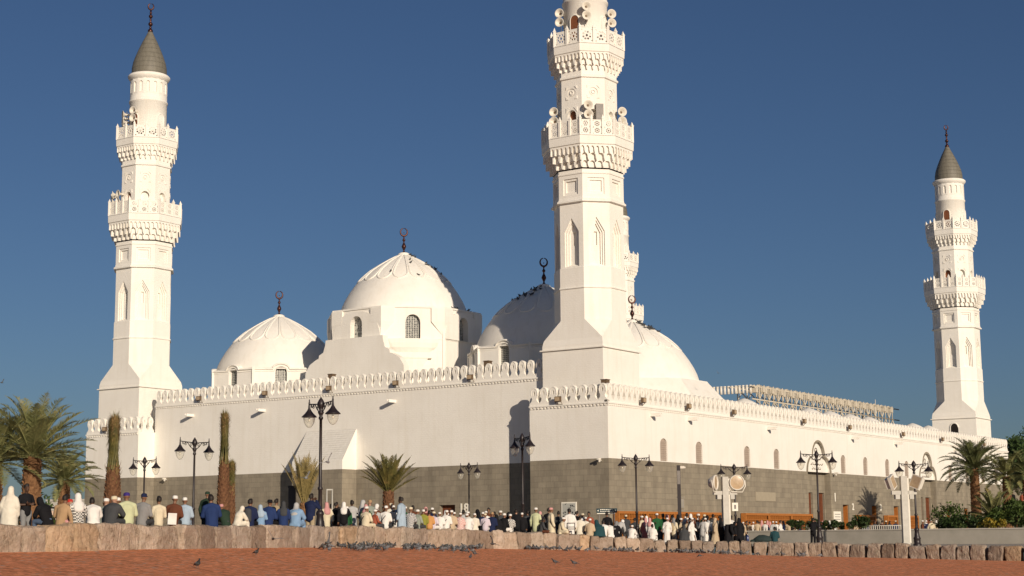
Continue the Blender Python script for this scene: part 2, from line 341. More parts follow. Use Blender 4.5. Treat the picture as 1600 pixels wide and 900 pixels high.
T8 = tan(pi/8)
def octo(a): return [(a,-a*T8),(a,a*T8),(a*T8,a),(-a*T8,a),(-a,a*T8),(-a,-a*T8),(-a*T8,-a),(a*T8,-a)]
def facet(k, ap, ox=0, oy=0):
    th = k*pi/4; n = Vector((cos(th), sin(th), 0)); t = Vector((-sin(th), cos(th), 0)); o = Vector((ox, oy, 0))
    return lambda s, z, d: o + n*(ap-d) + t*s + Vector((0,0,z))
# ------------------------------------------------------------------ sky, sun, camera
SUN_TRAVEL = (U*.52 + W*.855).normalized(); SUN_EL = radians(16)
world = bpy.data.worlds.new('World'); SC.world = world; world.use_nodes = True
wn = world.node_tree.nodes; wl = world.node_tree.links
sky = wn.new('ShaderNodeTexSky'); sky.sky_type = 'NISHITA'; sky.sun_disc = False
sky.sun_elevation = SUN_EL
sv = -SUN_TRAVEL
sky.sun_rotation = atan2(sv.x, sv.y)
sky.altitude = 600; sky.air_density = 1.0; sky.dust_density = 1.3; sky.ozone_density = 3.2
bg = wn['Background']; bg.inputs['Strength'].default_value = .043
tint = wn.new('ShaderNodeVectorMath'); tint.operation = 'MULTIPLY'; tint.inputs[1].default_value = (.80, .895, 1.08)
wl.new(sky.outputs[0], tint.inputs[0]); wl.new(tint.outputs[0], bg.inputs[0])
sd = bpy.data.lights.new('sun', 'SUN'); sd.energy = 4.6; sd.angle = radians(.5); sd.color = (1.0, .855, .685)
so = bpy.data.objects.new('sun', sd); COL.objects.link(so)
dirv = Vector((SUN_TRAVEL.x*cos(SUN_EL), SUN_TRAVEL.y*cos(SUN_EL), -sin(SUN_EL)))
so.rotation_euler = dirv.to_track_quat('-Z', 'Y').to_euler()
cam = bpy.data.cameras.new('camera'); co = bpy.data.objects.new('camera', cam); COL.objects.link(co)
cam.sensor_width = 36; cam.lens = F/1600*36; cam.clip_end = 12000; cam.clip_start = .1
co.matrix_world = Matrix.Translation((0,0,CZ)) @ Matrix((RT, UP, -FW)).transposed().to_4x4()
SC.camera = co
SC.view_settings.view_transform = 'Standard'; SC.view_settings.look = 'None'; SC.view_settings.exposure = 0; SC.view_settings.gamma = 1

# ------------------------------------------------------------------ ground
def interp(x, xs, ys):
    if x <= xs[0]: return ys[0]
    for i in range(1, len(xs)):
        if x <= xs[i]:
            t = (x-xs[i-1])/(xs[i]-xs[i-1]); return ys[i-1]+(ys[i]-ys[i-1])*t
    return ys[-1]
WX = [(-60,44.0),(0,45.5),(100,47.2),(240,51),(430,61),(627,72),(760,79.5),(900,84.5),(1000,86),(1100,87),(1200,87),(1300,86),(1400,84.5),(1500,83.3),(1600,82),(1660,81.4)]
YB = [862,862,861,857,855,855,857,859,862,864,868,870,872,874.5,877,878]     # foot and top of the wall as seen in the photo
YT = [820,820,820,821,822,825,829,836,842,845,846.5,848,850,852,853.5,854]
def _az(x): d = ray(x, 850); return atan2(d.x, d.y)
WAZ = [_az(x) for x, r in WX]; WR = [r for x, r in WX]
WBOT = [at(x, y, r).z for (x, r), y in zip(WX, YB)]; WTOP = [at(x, y, r).z for (x, r), y in zip(WX, YT)]
def wall_r(az): return interp(az, WAZ, WR)
def wall_b(az): return interp(az, WAZ, WBOT)
def wall_t(az): return interp(az, WAZ, WTOP)
PZ = [.5,.5,.5,.5,.45,.35,.18,.05,-.02,-.05,-.1,-.15,-.2,-.22,-.25,-.25]
def gravel_z(az, r):
    rw = wall_r(az); t = min(1, max(0, (r-5)/(rw-5))); return -1.1 + (wall_b(az)+1.1)*t
def plaza_z(az, r):
    rw = wall_r(az); t = min(1, max(0, (r-rw-2)/22)); t = t*t*(3-2*t)
    if abs(az) > radians(24): t = 1
    return interp(az, WAZ, PZ)*(1-t)
def ground_at(P):
    az = atan2(P[0], P[1]); r = hypot(P[0], P[1])
    return plaza_z(az, r) if r > wall_r(az) else gravel_z(az, r)
def polar(name, azs, radf, zf, nr, mt, pw=1.0):
    mb = MB(); na = len(azs)
    for i in range(nr+1):
        for az in azs:
            r0, r1 = radf(az); r = r0*(r1/r0)**((i/nr)**pw); mb.v.append((r*sin(az), r*cos(az), zf(az, r)))
    for i in range(nr):
        for j in range(na-1):
            a = i*na+j; mb.f.append((a, a+1, a+na+1, a+na)); mb.smooth.append(True)
    o = mb.build(name, mt, merge=False); tag(o, kind='structure'); return o
azf = [radians(-40+i*.5) for i in range(161)]
allaz = [radians(-180+i*4) for i in range(35)] + azf + [radians(40+i*4) for i in range(1, 36)]
polar('gravel_ground', allaz, lambda a: (.5, wall_r(a)), gravel_z, 50, M_GRAVEL, .8)
polar('plaza_ground', allaz, lambda a: (wall_r(a)+.25, 420), lambda a, r: plaza_z(a, r)-(0 if r < 400 else .5), 40, M_PAVE)
polar('desert_ground', [radians(-180+i*4) for i in range(91)], lambda a: (410, 9000), lambda a, r: -.3, 8, M_SAND)

# ------------------------------------------------------------------ the mosque
MO = thing('mosque', 'large white mosque with four big domes, crenellated parapets and a grey stone base', 'mosque', (CX, CY, 0), MROT)
def msub(name, mb, mt, parent=None, **k): return mb.build(name, mt, parent or MO, **k)
AD = .5
GB, ZT, ZR = 5.32, 8.82, 10.87     # grey base top, lower wall top, upper (recessed) wall top
LU, REC, B0, B1, LV = 80.4, 1.7, 5.86, 42.1, 48.0
grey, white = MB(), MB()
fR = lambda s, z, d: Vector((s, d, z))            # right facade: s = u
fL = lambda s, z, d: Vector((d, s, z))            # left facade bays: s = v
fLr = lambda s, z, d: Vector((REC+d, s, z))       # recessed left wall
portals = [(32.1, 2.15), (56.4, 2.0)]
doors = [(37.2, .62), (43.3, .62), (48.3, .62), (61.5, .6), (66.5, .6)]
door_polys = [rect(c-h, c+h, .02, 2.85) for c, h in doors]
# grey base of the right facade, with alcoves notched out
segs = []
x = 0
for c, h in portals: segs.append((x, c-h)); x = c+h
segs.append((x, LU))
for s0, s1 in segs:
    hs = [[(rect(c-h, c+h, .02, 2.85), .9)] for c, h in doors if s0 < c < s1]
    panel(grey, fR, rect(s0, s1, -.3, GB), hs)
for c, h in portals:
    grey.add([(c-h,0,-.3),(c-h,AD,-.3),(c-h,AD,GB),(c-h,0,GB)], [(0,1,2,3)]); grey.add([(c+h,0,-.3),(c+h,AD,-.3),(c+h,AD,GB),(c+h,0,GB)], [(0,1,2,3)])
    panel(grey, lambda s, z, d: Vector((s, AD+d, z)), rect(c-h, c+h, -.3, GB), [[(rect(c-h+.12, c-h+1.9, .02, 3.75), .22)], [(rect(c+h-1.5, c+h-.12, .02, 3.75), .22)]])
    grey.add([(c-h,0,GB),(c+h,0,GB),(c+h,AD,GB),(c-h,AD,GB)], [(0,1,2,3)])
# white part of the right facade, keyhole arch notches and slit windows
def keyhole(c, h):
    p = [(c+h, GB)]
    for i in range(7): a = i/6; p.append((c+h-(h-1.25)*(1-cos(a*pi/2)), GB+1.25*sin(a*pi/2)))
    for i in range(1, 10): a = pi*i/10; p.append((c+1.25*cos(a), 6.6+1.25*sin(a)))
    for i in range(6, -1, -1): a = i/6; p.append((c-h+(h-1.25)*(1-cos(a*pi/2)), GB+1.25*sin(a*pi/2)))
    return p
outer = [(0, GB)]
for c, h in portals: outer += list(reversed(keyhole(c, h)))
outer += [(LU, GB), (LU, ZT), (0, ZT)]
slits = [7.08, 12.05, 19.45, 24.4, 37.0, 41.7, 46.6, 51.2, 62.5, 67.3, 72, 76]
panel(white, fR, outer, [[(arch(s, .48, 5.36, 6.45, 6.85, 8), .10)] for s in slits])
grille = MB()
for s in slits: fill(grille, fR, arch(s, .48, 5.36, 6.45, 6.85, 8), .10)
pinkgrille = tile_lines('pinkish stone grille', (.40, .32, .26), (.46, .38, .31), .09)
for s in slits:
    g = MB(); p = arch(s, .47, 5.37, 6.45, 6.84, 8); fill(g, fR, p, .085)
    for i in range(9): g.box(s-.46, s+.46, .055, .083, 5.42+i*.14, 5.47+i*.14)
    msub('slit_window', g, pinkgrille)
for c, h in portals:
    k = keyhole(c, h); n = len(k)
    DP = .22
    white.add([fR(a, b, 0) for a, b in k]+[fR(a, b, DP) for a, b in k], [(i, i+1, n+i+1, n+i) for i in range(n-1)])
    pm = MB(); fill(pm, fR, k, DP)
    pp = msub('portal_panel', pm, M_W)
    fr = MB(); kk = keyhole(c, h+.26); ki = [(c+(a-c)*(h-.02)/(h+.26), b if b <= GB else GB+(b-GB)*.93) for a, b in kk]
    vs = [fR(a, b, -.03) for a, b in kk]+[fR(a, b, -.03) for a, b in ki]+[fR(a, b, .0) for a, b in kk]+[fR(a, b, .0) for a, b in ki]
    fr.add(vs, [(i,i+1,n+i+1,n+i) for i in range(n-1)]+[(i,i+1,2*n+i+1,2*n+i) for i in range(n-1)]+[(n+i,n+i+1,3*n+i+1,3*n+i) for i in range(n-1)])
    msub('arch_band', fr, M_G, pp)
    cal = MB(); rnd = random.Random(int(c))
    for row, (zz, ww) in enumerate(((6.35, .85), (5.95, 1.1), (5.6, .9))):
        xx = c-ww
        while xx < c+ww:
            l_ = rnd.uniform(.15, .4); hh = rnd.uniform(.03, .16)
            cal.tube([fR(xx, zz, .20), fR(xx+l_*.3, zz-.06, .20), fR(xx+l_*.7, zz+hh*.2, .20), fR(xx+l_, zz+hh, .20)], [.012, .03, .03, .01], 5)
            if rnd.random() < .5: cal.ball(fR(xx+l_*.5, zz+.13, .20), .022, 6)
            xx += l_+.05
    cal.lathe([(.20, -.02), (.26, 0), (.20, .02)], 16, M=Matrix.Translation(fR(c, 7.0, .20)) @ Matrix.Rotation(pi/2, 4, 'X'))
    msub('calligraphy', cal, M_BRONZE, pp)
    for sx in (-1, 1):
        dm = MB(); x0 = c+sx*(h-1.5); x1 = c+sx*(h-.12); x0, x1 = min(x0, x1), max(x0, x1)
        dm.box(x0-(.4 if 0 else 0), x1+(.4 if sx < 0 else 0), AD+.18, AD+.21, .02, 3.75)
        for i in range(3): dm.box(x0+.08+i*.43, x0+.42+i*.43, AD+.15, AD+.18, .3, 3.5)
        msub('portal_door', dm, M_DKWOOD)
for c, h in doors:
    dm = MB(); dm.box(c-h+.02, c+h-.02, .82, .88, .02, 2.83); dm.box(c+h-.06, c+h-.01, .12, .82, .02, 2.80)
    for i in range(2): dm.box(c-h+.12+i*.55, c-h+.55+i*.55, .79, .82, .3, 2.5)
    msub('door', dm, M_ORANGE)
# left facade: near bay, far bay, recessed wall and returns
def quad(mb, *p): mb.add(p, [tuple(range(len(p)))])
panel(grey, fL, rect(0, B0, -.3, GB), [[(rect(2.38, 3.5, .75, 2.66), .12)]])
panel(grey, fL, rect(B1, LV, -.3, GB), [])
panel(white, fL, rect(0, B0, GB, ZT), []); panel(white, fL, rect(B1, LV, GB, ZT), [])
for v in (B0, B1):
    quad(grey, (0,v,-.3), (REC,v,-.3), (REC,v,GB), (0,v,GB)); quad(white, (0,v,GB), (REC,v,GB), (REC,v,ZT), (0,v,ZT))
panel(grey, fLr, rect(B0, 21.73, -.3, GB), [[(rect(13.1, 14.4, .02, 2.7), .45)]])
panel(grey, fLr, rect(26.4, B1, -.3, GB), [[(rect(33.4, 34.5, .02, 2.4), .45)]])
panel(white, fLr, rect(B0, B1, GB, ZR), [])
quad(grey, (0,LV,-.3), (LU,LV,-.3), (LU,LV,GB), (0,LV,GB)); quad(white, (0,LV,GB), (LU,LV,GB), (LU,LV,ZT), (0,LV,ZT))
quad(grey, (LU,0,-.3), (LU,LV,-.3), (LU,LV,GB), (LU,0,GB)); quad(white, (LU,0,GB), (LU,LV,GB), (LU,LV,ZT), (LU,0,ZT))
# roofs
roof = MB(); roof.box(REC+.01, LU-.01, .01, LV-.01, ZT-.3, ZT-.02); roof.box(.01, REC+.005, .01, B0-.01, ZT-.3, ZT-.02); roof.box(.01, REC+.005, B1+.01, LV-.01, ZT-.3, ZT-.02); msub('roof', roof, M_W)
hall = MB(); hall.box(REC+.01, 34, B0+.01, B1-.01, ZT-.02, ZR-.02); msub('hall_roof', hall, M_W)
msub('stone_base', grey, M_G); msub('wall', white, M_W)
# deep-set doors on the left side and the pierced panel
dm = MB(); dm.box(REC+.35, REC+.42, 13.1, 14.4, .02, 2.7); msub('door', dm, M_DKWOOD)
dm = MB(); dm.box(REC+.35, REC+.42, 33.4, 34.5, .02, 2.4); msub('door', dm, M_DARK)
gp = MB(); gp.box(-.05, .10, 2.38, 3.5, .75, 2.66)
gpo = msub('pierced_panel', gp, M_NUM)
gp = MB(); gp.box(-.056, -.052, 2.46, 3.42, .83, 2.58); msub('pierced_screen', gp, M_LAT, gpo)
# mihrab buttress
bt = MB(); UO = .18; ZK = 5.95
bt.add([(UO,21.73,GB),(UO,26.4,GB),(UO,26.4,ZK),(UO,21.73,ZK),(REC,21.73,GB),(REC,26.4,GB),(REC,26.4,8.2),(REC,21.73,8.2)], [(0,1,2,3),(0,4,7,3),(1,5,6,2)])
msub('mihrab_buttress', bt, M_W)
bt = MB(); bt.add([(UO,21.73,ZK),(UO,26.4,ZK),(REC,26.4,8.2),(REC,21.73,8.2)], [(0,1,2,3)]); msub('buttress_slope', bt, M_SLOPE)
bt = MB(); bt.add([(UO,21.73,-.3),(UO,26.4,-.3),(UO,26.4,GB),(UO,21.73,GB),(REC,21.73,-.3),(REC,26.4,-.3),(REC,26.4,GB),(REC,21.73,GB)], [(0,1,2,3),(0,4,7,3),(1,5,6,2)])
msub('buttress_base', bt, M_G)
# cornice + dentils
def dentils(mb, fn, s0, s1, zt, thick=.10):
    P = [fn(s0, zt-.09, -thick), fn(s1, zt-.09, -thick), fn(s1, zt, -thick), fn(s0, zt, -thick), fn(s0, zt-.09, .05), fn(s1, zt-.09, .05), fn(s1, zt, .05), fn(s0, zt, .05)]
    mb.add(P, [(0,1,2,3),(0,4,5,1),(3,2,6,7),(0,3,7,4),(1,5,6,2)])
    n = int((s1-s0)/.26)
    for i in range(n):
        a = s0+(i+.25)*(s1-s0)/n; b = a+.13
        P = [fn(a, zt-.21, -.07), fn(b, zt-.21, -.07), fn(b, zt-.09, -.07), fn(a, zt-.09, -.07), fn(a, zt-.21, .03), fn(b, zt-.21, .03), fn(b, zt-.09, .03), fn(a, zt-.09, .03)]
        mb.add(P, [(0,1,2,3),(0,4,5,1),(0,3,7,4),(1,5,6,2)])
cn = MB(); dentils(cn, fR, -.1, LU, ZT); dentils(cn, fL, 0.03, B0, ZT); dentils(cn, fL, B1, LV, ZT); dentils(cn, fLr, B0+.01, B1-.01, ZR)
msub('cornice', cn, M_W)
# merlons
def merlon_poly(w, h=1.2):
    w2 = w/2; half = [(w2,0),(w2,.14),(.185*w/.68,.32),(.15*w/.68,.46),(.25*w/.68,.68),(.265*w/.68,.86),(.225*w/.68,1.02),(.15*w/.68,1.13),(.045*w/.68,1.20)]
    half = [(a, b*h/1.2) for a, b in half]; return [(a,b) for a,b in half] + [(-a,b) for a,b in reversed(half)]
def merlon_mesh(w, h=1.2, th=.24):
    mb = MB(); out = merlon_poly(w, h); hole = [(0,.60*h/1.2),(.05,.76*h/1.2),(.055,.86*h/1.2),(0,1.0*h/1.2),(-.055,.86*h/1.2),(-.05,.76*h/1.2)]
    tri = tessellate_polygon([[Vector((a,b,0)) for a,b in out], [Vector((a,b,0)) for a,b in hole]]); fl = out+hole
    for y in (0, th): mb.add([(a, y, b) for a, b in fl], tri)
    for p in (out, hole):
        n = len(p); mb.add([(a,0,b) for a,b in p]+[(a,th,b) for a,b in p], [(i,(i+1)%n,n+(i+1)%n,n+i) for i in range(n)])
    # raised rim round the head
    rim = [(a*.86, .62*h/1.2+(b-.62*h/1.2)*.9) for a, b in out if b > .5*h/1.2]
    mb.tube([(a, -.005, b) for a, b in rim], .022, 5)
    return mb
rows = []
def merlon_row(P0, P1, z, pitch, rz, near):
    d = Vector(P1)-Vector(P0); n = max(1, round(d.length/pitch)); 
    for i in range(n):
        c = Vector(P0)+d*((i+.5)/n); wp = muv(c.x, c.y, z); rows.append((hypot(wp.x, wp.y) - near, (c.x, c.y, z), rz, d.length/n))
TH = .24
merlon_row((0,0,0), (LU,0,0), ZT, .68, 0, 0)
merlon_row((0,B0,0), (0,0,0), ZT, .72, -pi/2, 20)
merlon_row((REC,B1,0), (REC,B0,0), ZR, .68, -pi/2, 0)
merlon_row((0,LV,0), (0,B1,0), ZT, .72, -pi/2, 20)
merlon_row((REC+.3,B0,0), (8,B0,0), ZR, .7, 0, 0)
merlon_row((0+.3,B0,0), (REC-.1,B0,0), ZT, .7, pi, 0)
merlon_row((0.3,B1,0), (REC-.1,B1,0), ZT, .7, 0, 20)
rows.sort(key=lambda r: r[0]); mm = None
rest = MB()
for i, (d, p, rz, w) in enumerate(rows):
    if i < 96:
        if mm is None: mo = merlon_mesh(.68).build('merlon', M_W, MO); mm = mo
        else: mo = mm.copy(); COL.objects.link(mo)
        mo.parent = MO; mo.location = p; mo.rotation_euler = (0,0,rz); mo.scale = (w/.68, 1, 1)
    else:
        M = Matrix.Translation(p) @ Matrix.Rotation(rz, 4, 'Z') @ Matrix.Scale(w/.68, 4, (1,0,0)); q = merlon_mesh(.68)
        o_ = len(rest.v); rest.v += [tuple(M @ Vector(v)) for v in q.v]; rest.f += [tuple(k+o_ for k in f) for f in q.f]; rest.smooth += q.smooth
ro = rest.build('merlon_row', M_W, MO, fix=False); tag(ro, kind='stuff')
# water spouts, parapet floodlights, cameras
def spout(P, rz):
    mb = MB(); mb.box(-.12,.12,-.75,0,0,.10); mb.box(-.12,-.08,-.75,0,.10,.20); mb.box(.08,.12,-.75,0,.10,.20); o = msub('water_spout', mb, M_W); o.location = P; o.rotation_euler = (0,0,rz)
for v in (18.3, 30.6, 38.0): spout((REC, v, 9.85), -pi/2)
for u in (5.5, 10.6, 23, 38.9, 48.6, 64, 73): spout((u, 0, 8.2), 0)
fl0 = None
def flood(P, rz):
    global fl0
    if fl0 is None:
        mb = MB(); mb.box(-.20,.20,-.40,-.28,.0,.30); mb.box(-.24,.24,-.28,-.24,-.03,.33); mb.tube([(-.22,-.3,.0),(-.22,-.1,-.18),(.22,-.1,-.18),(.22,-.3,.0)], .02, 5); mb.tube([(0,-.1,-.18),(0,.15,-.25)], .025, 5)
        fl0 = o = msub('parapet_floodlight', mb, M_BRONZE); g = MB(); g.box(-.17,.17,-.405,-.401,.03,.27); msub('lens', g, M_LENS, o)
    else: o = copy_tree(fl0, MO)
    o.location = P; o.rotation_euler = (0,0,rz)
for v in (37.1, 30.3, 24.1, 18.0, 11.6): flood((REC, v, ZR+.18), -pi/2)
for v in (3.5, 45.6): flood((0, v, ZT+.18), -pi/2)
for u in (4.0, 10.2, 17, 29, 38, 50, 60, 72): flood((u, 0, ZT+.18), 0)
for P in ((2.1, 24.4, ZR+1.0), (2.1, 10.6, ZR+1.0), (.6, .5, ZT+1.05)):
    mb = MB(); mb.box(-.2,.2,-.2,.2,0,.38); mb.box(-.24,.24,-.24,.24,.38,.42); mb.tube([(0,0,-1),(0,0,0)], .04, 6); o = msub('roof_speaker_box', mb, M_BRONZE); o.location = P
def cctv(P, rz):
    mb = MB(); mb.box(-.06,.06,-.5,-.18,-.05,.07); mb.tube([(0,0,-.12),(0,-.25,-.02)], .03, 6); mb.ball((0,-.3,-.12), .09, 8); o = msub('security_camera', mb, M_HORN); o.location = P; o.rotation_euler = (0,0,rz)
cctv((0, .5, 5.25), -pi/2); cctv((REC, 40.6, 5.2), -pi/2); cctv((34.7, 0, 5.3), 0)
# numbers beside the doors
def text(body, size, P, rz, mt, parent=MO, ext=.02, name='number', align='CENTER'):
    cu = bpy.data.curves.new(name, 'FONT'); cu.body = body; cu.size = size; cu.extrude = ext; cu.offset = size*.02; cu.align_x = align
    t = bpy.data.objects.new('tmp', cu); COL.objects.link(t)
    dg = bpy.context.evaluated_depsgraph_get(); me = bpy.data.meshes.new_from_object(t.evaluated_get(dg)); bpy.data.objects.remove(t)
    me.materials.clear(); me.materials.append(mt); o = link(name, me, parent, P, (pi/2, 0, rz)); return o
text('18', .82, (REC-.03, 12.35, 2.2), -pi/2, M_NUM)
for s, u in (('1', 35.0), ('2', 38.6), ('3', 44.6), ('4', 49.5)): text(s, .95 if s == '1' else .75, (u, -.03, 2.45 if s != '1' else 3.1), 0, M_NUM)
pl = MB(); pl.box(34.6, 36.0, -.05, .0, 1.5, 2.3); po = msub('notice_plaque', pl, M_NUM)
for i in range(3):
    q = MB(); q.box(34.75, 35.85, -.056, -.052, 1.65+i*.2, 1.70+i*.2); msub('text_line', q, M_GREYMET, po)
pl = MB(); pl.box(20.6, 23.9, -.04, .0, 2.95, 3.6); msub('carved_plaque', pl, mat('tan stone plaque', (.31, .27, .20), .8, (.36, .31, .23), 3))

# ---- domes
PROF = [(1,0),(.99,.06),(.965,.14),(.92,.24),(.85,.36),(.77,.475),(.67,.59),(.55,.70),(.42,.79),(.29,.87),(.17,.935),(.07,.98),(.0001,1.005)]
def prof(t):
    for i in range(1, len(PROF)):
        if t <= PROF[i][1]:
            a, b = PROF[i-1], PROF[i]; f = (t-a[1])/(b[1]-a[1]); return a[0]+(b[0]-a[0])*f
    return .0001
def finial(h, mt=M_FIN, parent=None, P=(0,0,0), name='finial'):
    k = h/2.5; mb = MB()
    pr = [(.30,-.1),(.24,.05),(.10,.16),(.07,.30),(.12,.42),(.20,.58),(.21,.68),(.14,.85),(.07,1.0),(.06,1.12),(.13,1.20),(.15,1.28),(.08,1.38),(.05,1.5),(.09,1.56),(.09,1.62),(.04,1.7),(.0001,1.76)]
    mb.lathe([(r*k, z*k) for r, z in pr], 14)
    pts = []; rr = []
    for i in range(25):
        a = radians(90+6+ (360-12)*i/24); q = sin(pi*i/24); pts.append((cos(a)*.32*k, 0, (2.02+.36*sin(a))*k)); rr.append((.035+.05*q)*k)
    M = Matrix.Rotation(radians(-45), 4, 'Z'); mb.tube([M @ Vector(p) for p in pts], rr, 8); mb.ball((0,0,1.95*k), .05*k, 8)
    o = mb.build(name, mt, parent); o.location = P; return o
def dome(c, R, z0, H, name='dome', nfin=2.1):
    mb = MB(); mb.lathe([(R*r, z0+H*z) for r, z in PROF], 64)
    n = 16
    def on(a, t): r = R*prof(t)+.015; return Vector((r*cos(a), r*sin(a), z0+H*t))
    for k in range(n):
        a0 = 2*pi*(k+.5)/n; hw = pi/n*.86; pts = []
        for i in range(9): t = .985-(.985-.62)*i/8; pts.append(on(a0-hw, t))
        for i in range(1, 8):
            q = pi*i/8; pts.append(on(a0-hw*cos(q), .62-.11*sin(q)))
        for i in range(8, -1, -1): t = .985-(.985-.62)*i/8; pts.append(on(a0+hw, t))
        mb.tube(pts, .075, 6, flat=.7)
    mb.lathe([(.5, z0+H*.97), (.45, z0+H*1.0), (.3, z0+H*1.02), (.0001, z0+H*1.03)], 16)
    o = mb.build(name, M_W, MO, merge=False); o.location = (c[0], c[1], 0)
    finial(nfin, parent=o, P=(0, 0, z0+H*1.01)); return o
def drum(c, ap, z0, z1, win=None, hood=False, kinds=range(8)):
    mb = MB(); hw = ap*T8; holes = {}
    for k in kinds:
        fn = facet(k, ap); hs = []
        if win: hs = [[(arch(0, win[0], win[1], win[2], win[3], 10), .35)]]
        panel(mb, fn, rect(-hw, hw, z0, z1) if not hood else [(-hw,z0),(hw,z0),(hw,z1),(win[0]+.28,z1)]+[((win[0]+.28)*cos(pi*i/8), z1+(win[3]+.28-z1)*sin(pi*i/8)) for i in range(1,8)]+[(-win[0]-.28,z1),(-hw,z1)], hs)
        if hood:
            arcp = [((win[0]+.2)*cos(pi*i/10), z1-.12+(win[3]+.32-z1)*sin(pi*i/10)) for i in range(11)]
            mb.tube([fn(hw, z1-.12, -.04)]+[fn(a, b, -.05) for a, b in arcp]+[fn(-hw, z1-.12, -.04)], .075, 6)
            mb.tube([fn(hw, z1-.30, -.0)]+[fn(a*1.0, b-.0, -.0) for a, b in [((win[0]+.08)*cos(pi*i/10), z1-.30+(win[3]+.30-z1)*sin(pi*i/10)) for i in range(11)]]+[fn(-hw, z1-.30, -.0)], .05, 6)
            # barrel behind the hood, running into the dome
            A = [((win[0]+.28)*cos(pi*i/8), z1+(win[3]+.28-z1)*sin(pi*i/8)) for i in range(9)]
            mb.add([fn(a,b,0) for a,b in A]+[fn(a,b,1.3) for a,b in A], [(i,i+1,9+i+1,9+i) for i in range(8)], True)
        sgn = fn(hw-.16, 0, -.05); 
        mb.tube([fn(hw, z0, .02), fn(hw, z1, .02)], .14, 4, sm=False)
    mb.prism(octo(ap-.02), z1-.1, z1-.005)
    o = mb.build('drum', M_W, MO, merge=False); o.location = (c[0], c[1], 0)
    for k in kinds:
        if not win: break
        g = MB(); fill(g, facet(k, ap), arch(0, win[0], win[1], win[2], win[3], 10), .34); g.build('drum_window', M_LAT, o)
    return o
CA, CB, CC, CD = (11, 37.8), (11, 24.8), (11, 11.8), (23.8, 11.8)
for c in (CA, CC):
    drum(c, 5.25, ZR-.1, 13.85, (.45, 11.95, 13.45, 13.95), hood=True); dome(c, 5.05, 13.8, 4.85)
drum(CB, 5.6, ZR-.1, 17.45, (.56, 15.1, 16.3, 16.9)); dome(CB, 4.95, 17.45, 4.95)
lip = MB(); lip.prism(octo(5.68), 17.38, 17.5); lip.prism(octo(5.64), 15.02, 15.1); o = lip.build('drum_ledge', M_W, MO); o.location = (*CB, 0)
# stepped screens in front of the four main sides of the central drum
scr = [(4.95,ZR-.1),(4.85,12.9),(4.4,13.5),(3.7,13.85),(3.45,13.9),(3.4,14.15),(2.95,14.35),(2.75,14.9),(2.7,15.25)]
scr = [(a*.92+.25, b) for a, b in scr]; scrp = scr + [(-a, b) for a, b in reversed(scr)]
for k in (0, 4):
    mb = MB(); fn = facet(k, 6.0); n = len(scrp)
    fill(mb, fn, scrp, 0); fill(mb, fn, scrp, .6); mb.add([fn(a,b,0) for a,b in scrp]+[fn(a,b,.6) for a,b in scrp], [(i,(i+1)%n,n+(i+1)%n,n+i) for i in range(n)])
    o = mb.build('stepped_screen', M_W, MO); o.location = (*CB, 0)
# upper arched screens round the window of each main side, corbels on the corner sides
for k in range(8):
    fn = facet(k, 5.6); mb = MB()
    if k % 2 == 0:
        hw = 5.6*T8; up = [(-2.3,15.1),(2.3,15.1)]+[(2.3*cos(a)**.8 if cos(a) > 0 else -2.3*abs(cos(a))**.8, 15.1+2.15*sin(a)) for a in [pi*i/16 for i in range(1,16)]]
        panel(mb, lambda s, z, d: fn(s, z, d-.14), up, [[(arch(0, .56, 15.12, 16.3, 16.9, 10), .145)]]); n = len(up); mb.add([fn(a,b,-.14) for a,b in up]+[fn(a,b,0) for a,b in up], [(i,(i+1)%n,n+(i+1)%n,n+i) for i in range(n)])
        name = 'window_surround'
    else:
        pr = [(2.15,15.05),(2.12,14.75),(1.95,14.4),(1.6,14.12),(1.35,14.0)]
        N = 12
        for i in range(len(pr)-1):
            (r0,z0_),(r1,z1_) = pr[i], pr[i+1]
            vs = [fn(r*cos(pi*j/N), z, .3-.75*sin(pi*j/N)*r/2.15) for r, z in ((r0,z0_),(r1,z1_)) for j in range(N+1)]
            mb.add(vs, [(j, j+1, N+1+j+1, N+1+j) for j in range(N)], True)
        vs = [fn(2.15*cos(pi*j/N), 15.05, .3-.75*sin(pi*j/N)) for j in range(N+1)]; mb.add(vs, [tuple(range(N+1))])
        mb.add([fn(-1.4,13.6,-.35), fn(1.4,13.6,-.35), fn(1.4,14.05,-.35), fn(-1.4,14.05,-.35), fn(-1.4,13.6,.3), fn(1.4,13.6,.3), fn(1.4,14.05,.3), fn(-1.4,14.05,.3)], [(0,1,2,3),(0,4,5,1),(3,2,6,7),(0,3,7,4),(1,5,6,2)])
        q = [(1.1,13.6),(.75,13.0),(.65,12.3),(.65,11.0)]
        for i in range(3):
            (a,z_),(b,y_) = q[i], q[i+1]; da = -.3+.1*i; db = -.2+.1*i
            mb.add([fn(-a,z_,da),fn(a,z_,da),fn(b,y_,db),fn(-b,y_,db),fn(a,z_,.2),fn(b,y_,.2),fn(-a,z_,.2),fn(-b,y_,.2)], [(0,1,2,3),(1,4,5,2),(0,6,7,3)])
        name = 'squinch'
    hw = 5.6*T8
    for sx in (-1, 1):
        e, i_ = sx*(hw+.06), sx*(hw-.95)
        mb.add([fn(e,16.35,-.15), fn(i_,16.35,-.15), fn(i_,17.37,-.15), fn(e,17.37,-.15), fn(i_,16.35,.1), fn(i_,17.37,.1), fn(e,16.35,.1), fn(e,17.37,.1), fn(sx*hw,15.2,-.0)], [(0,1,2,3),(1,4,5,2),(3,2,5,7),(0,1,8),(1,4,8),(0,6,8)])
    o = mb.build(name, M_W, MO, merge=False); o.location = (*CB, 0)
drum(CD, 5.3, ZT-.1, 12.35); dome(CD, 5.2, 12.3, 5.1)
mb = MB(); 
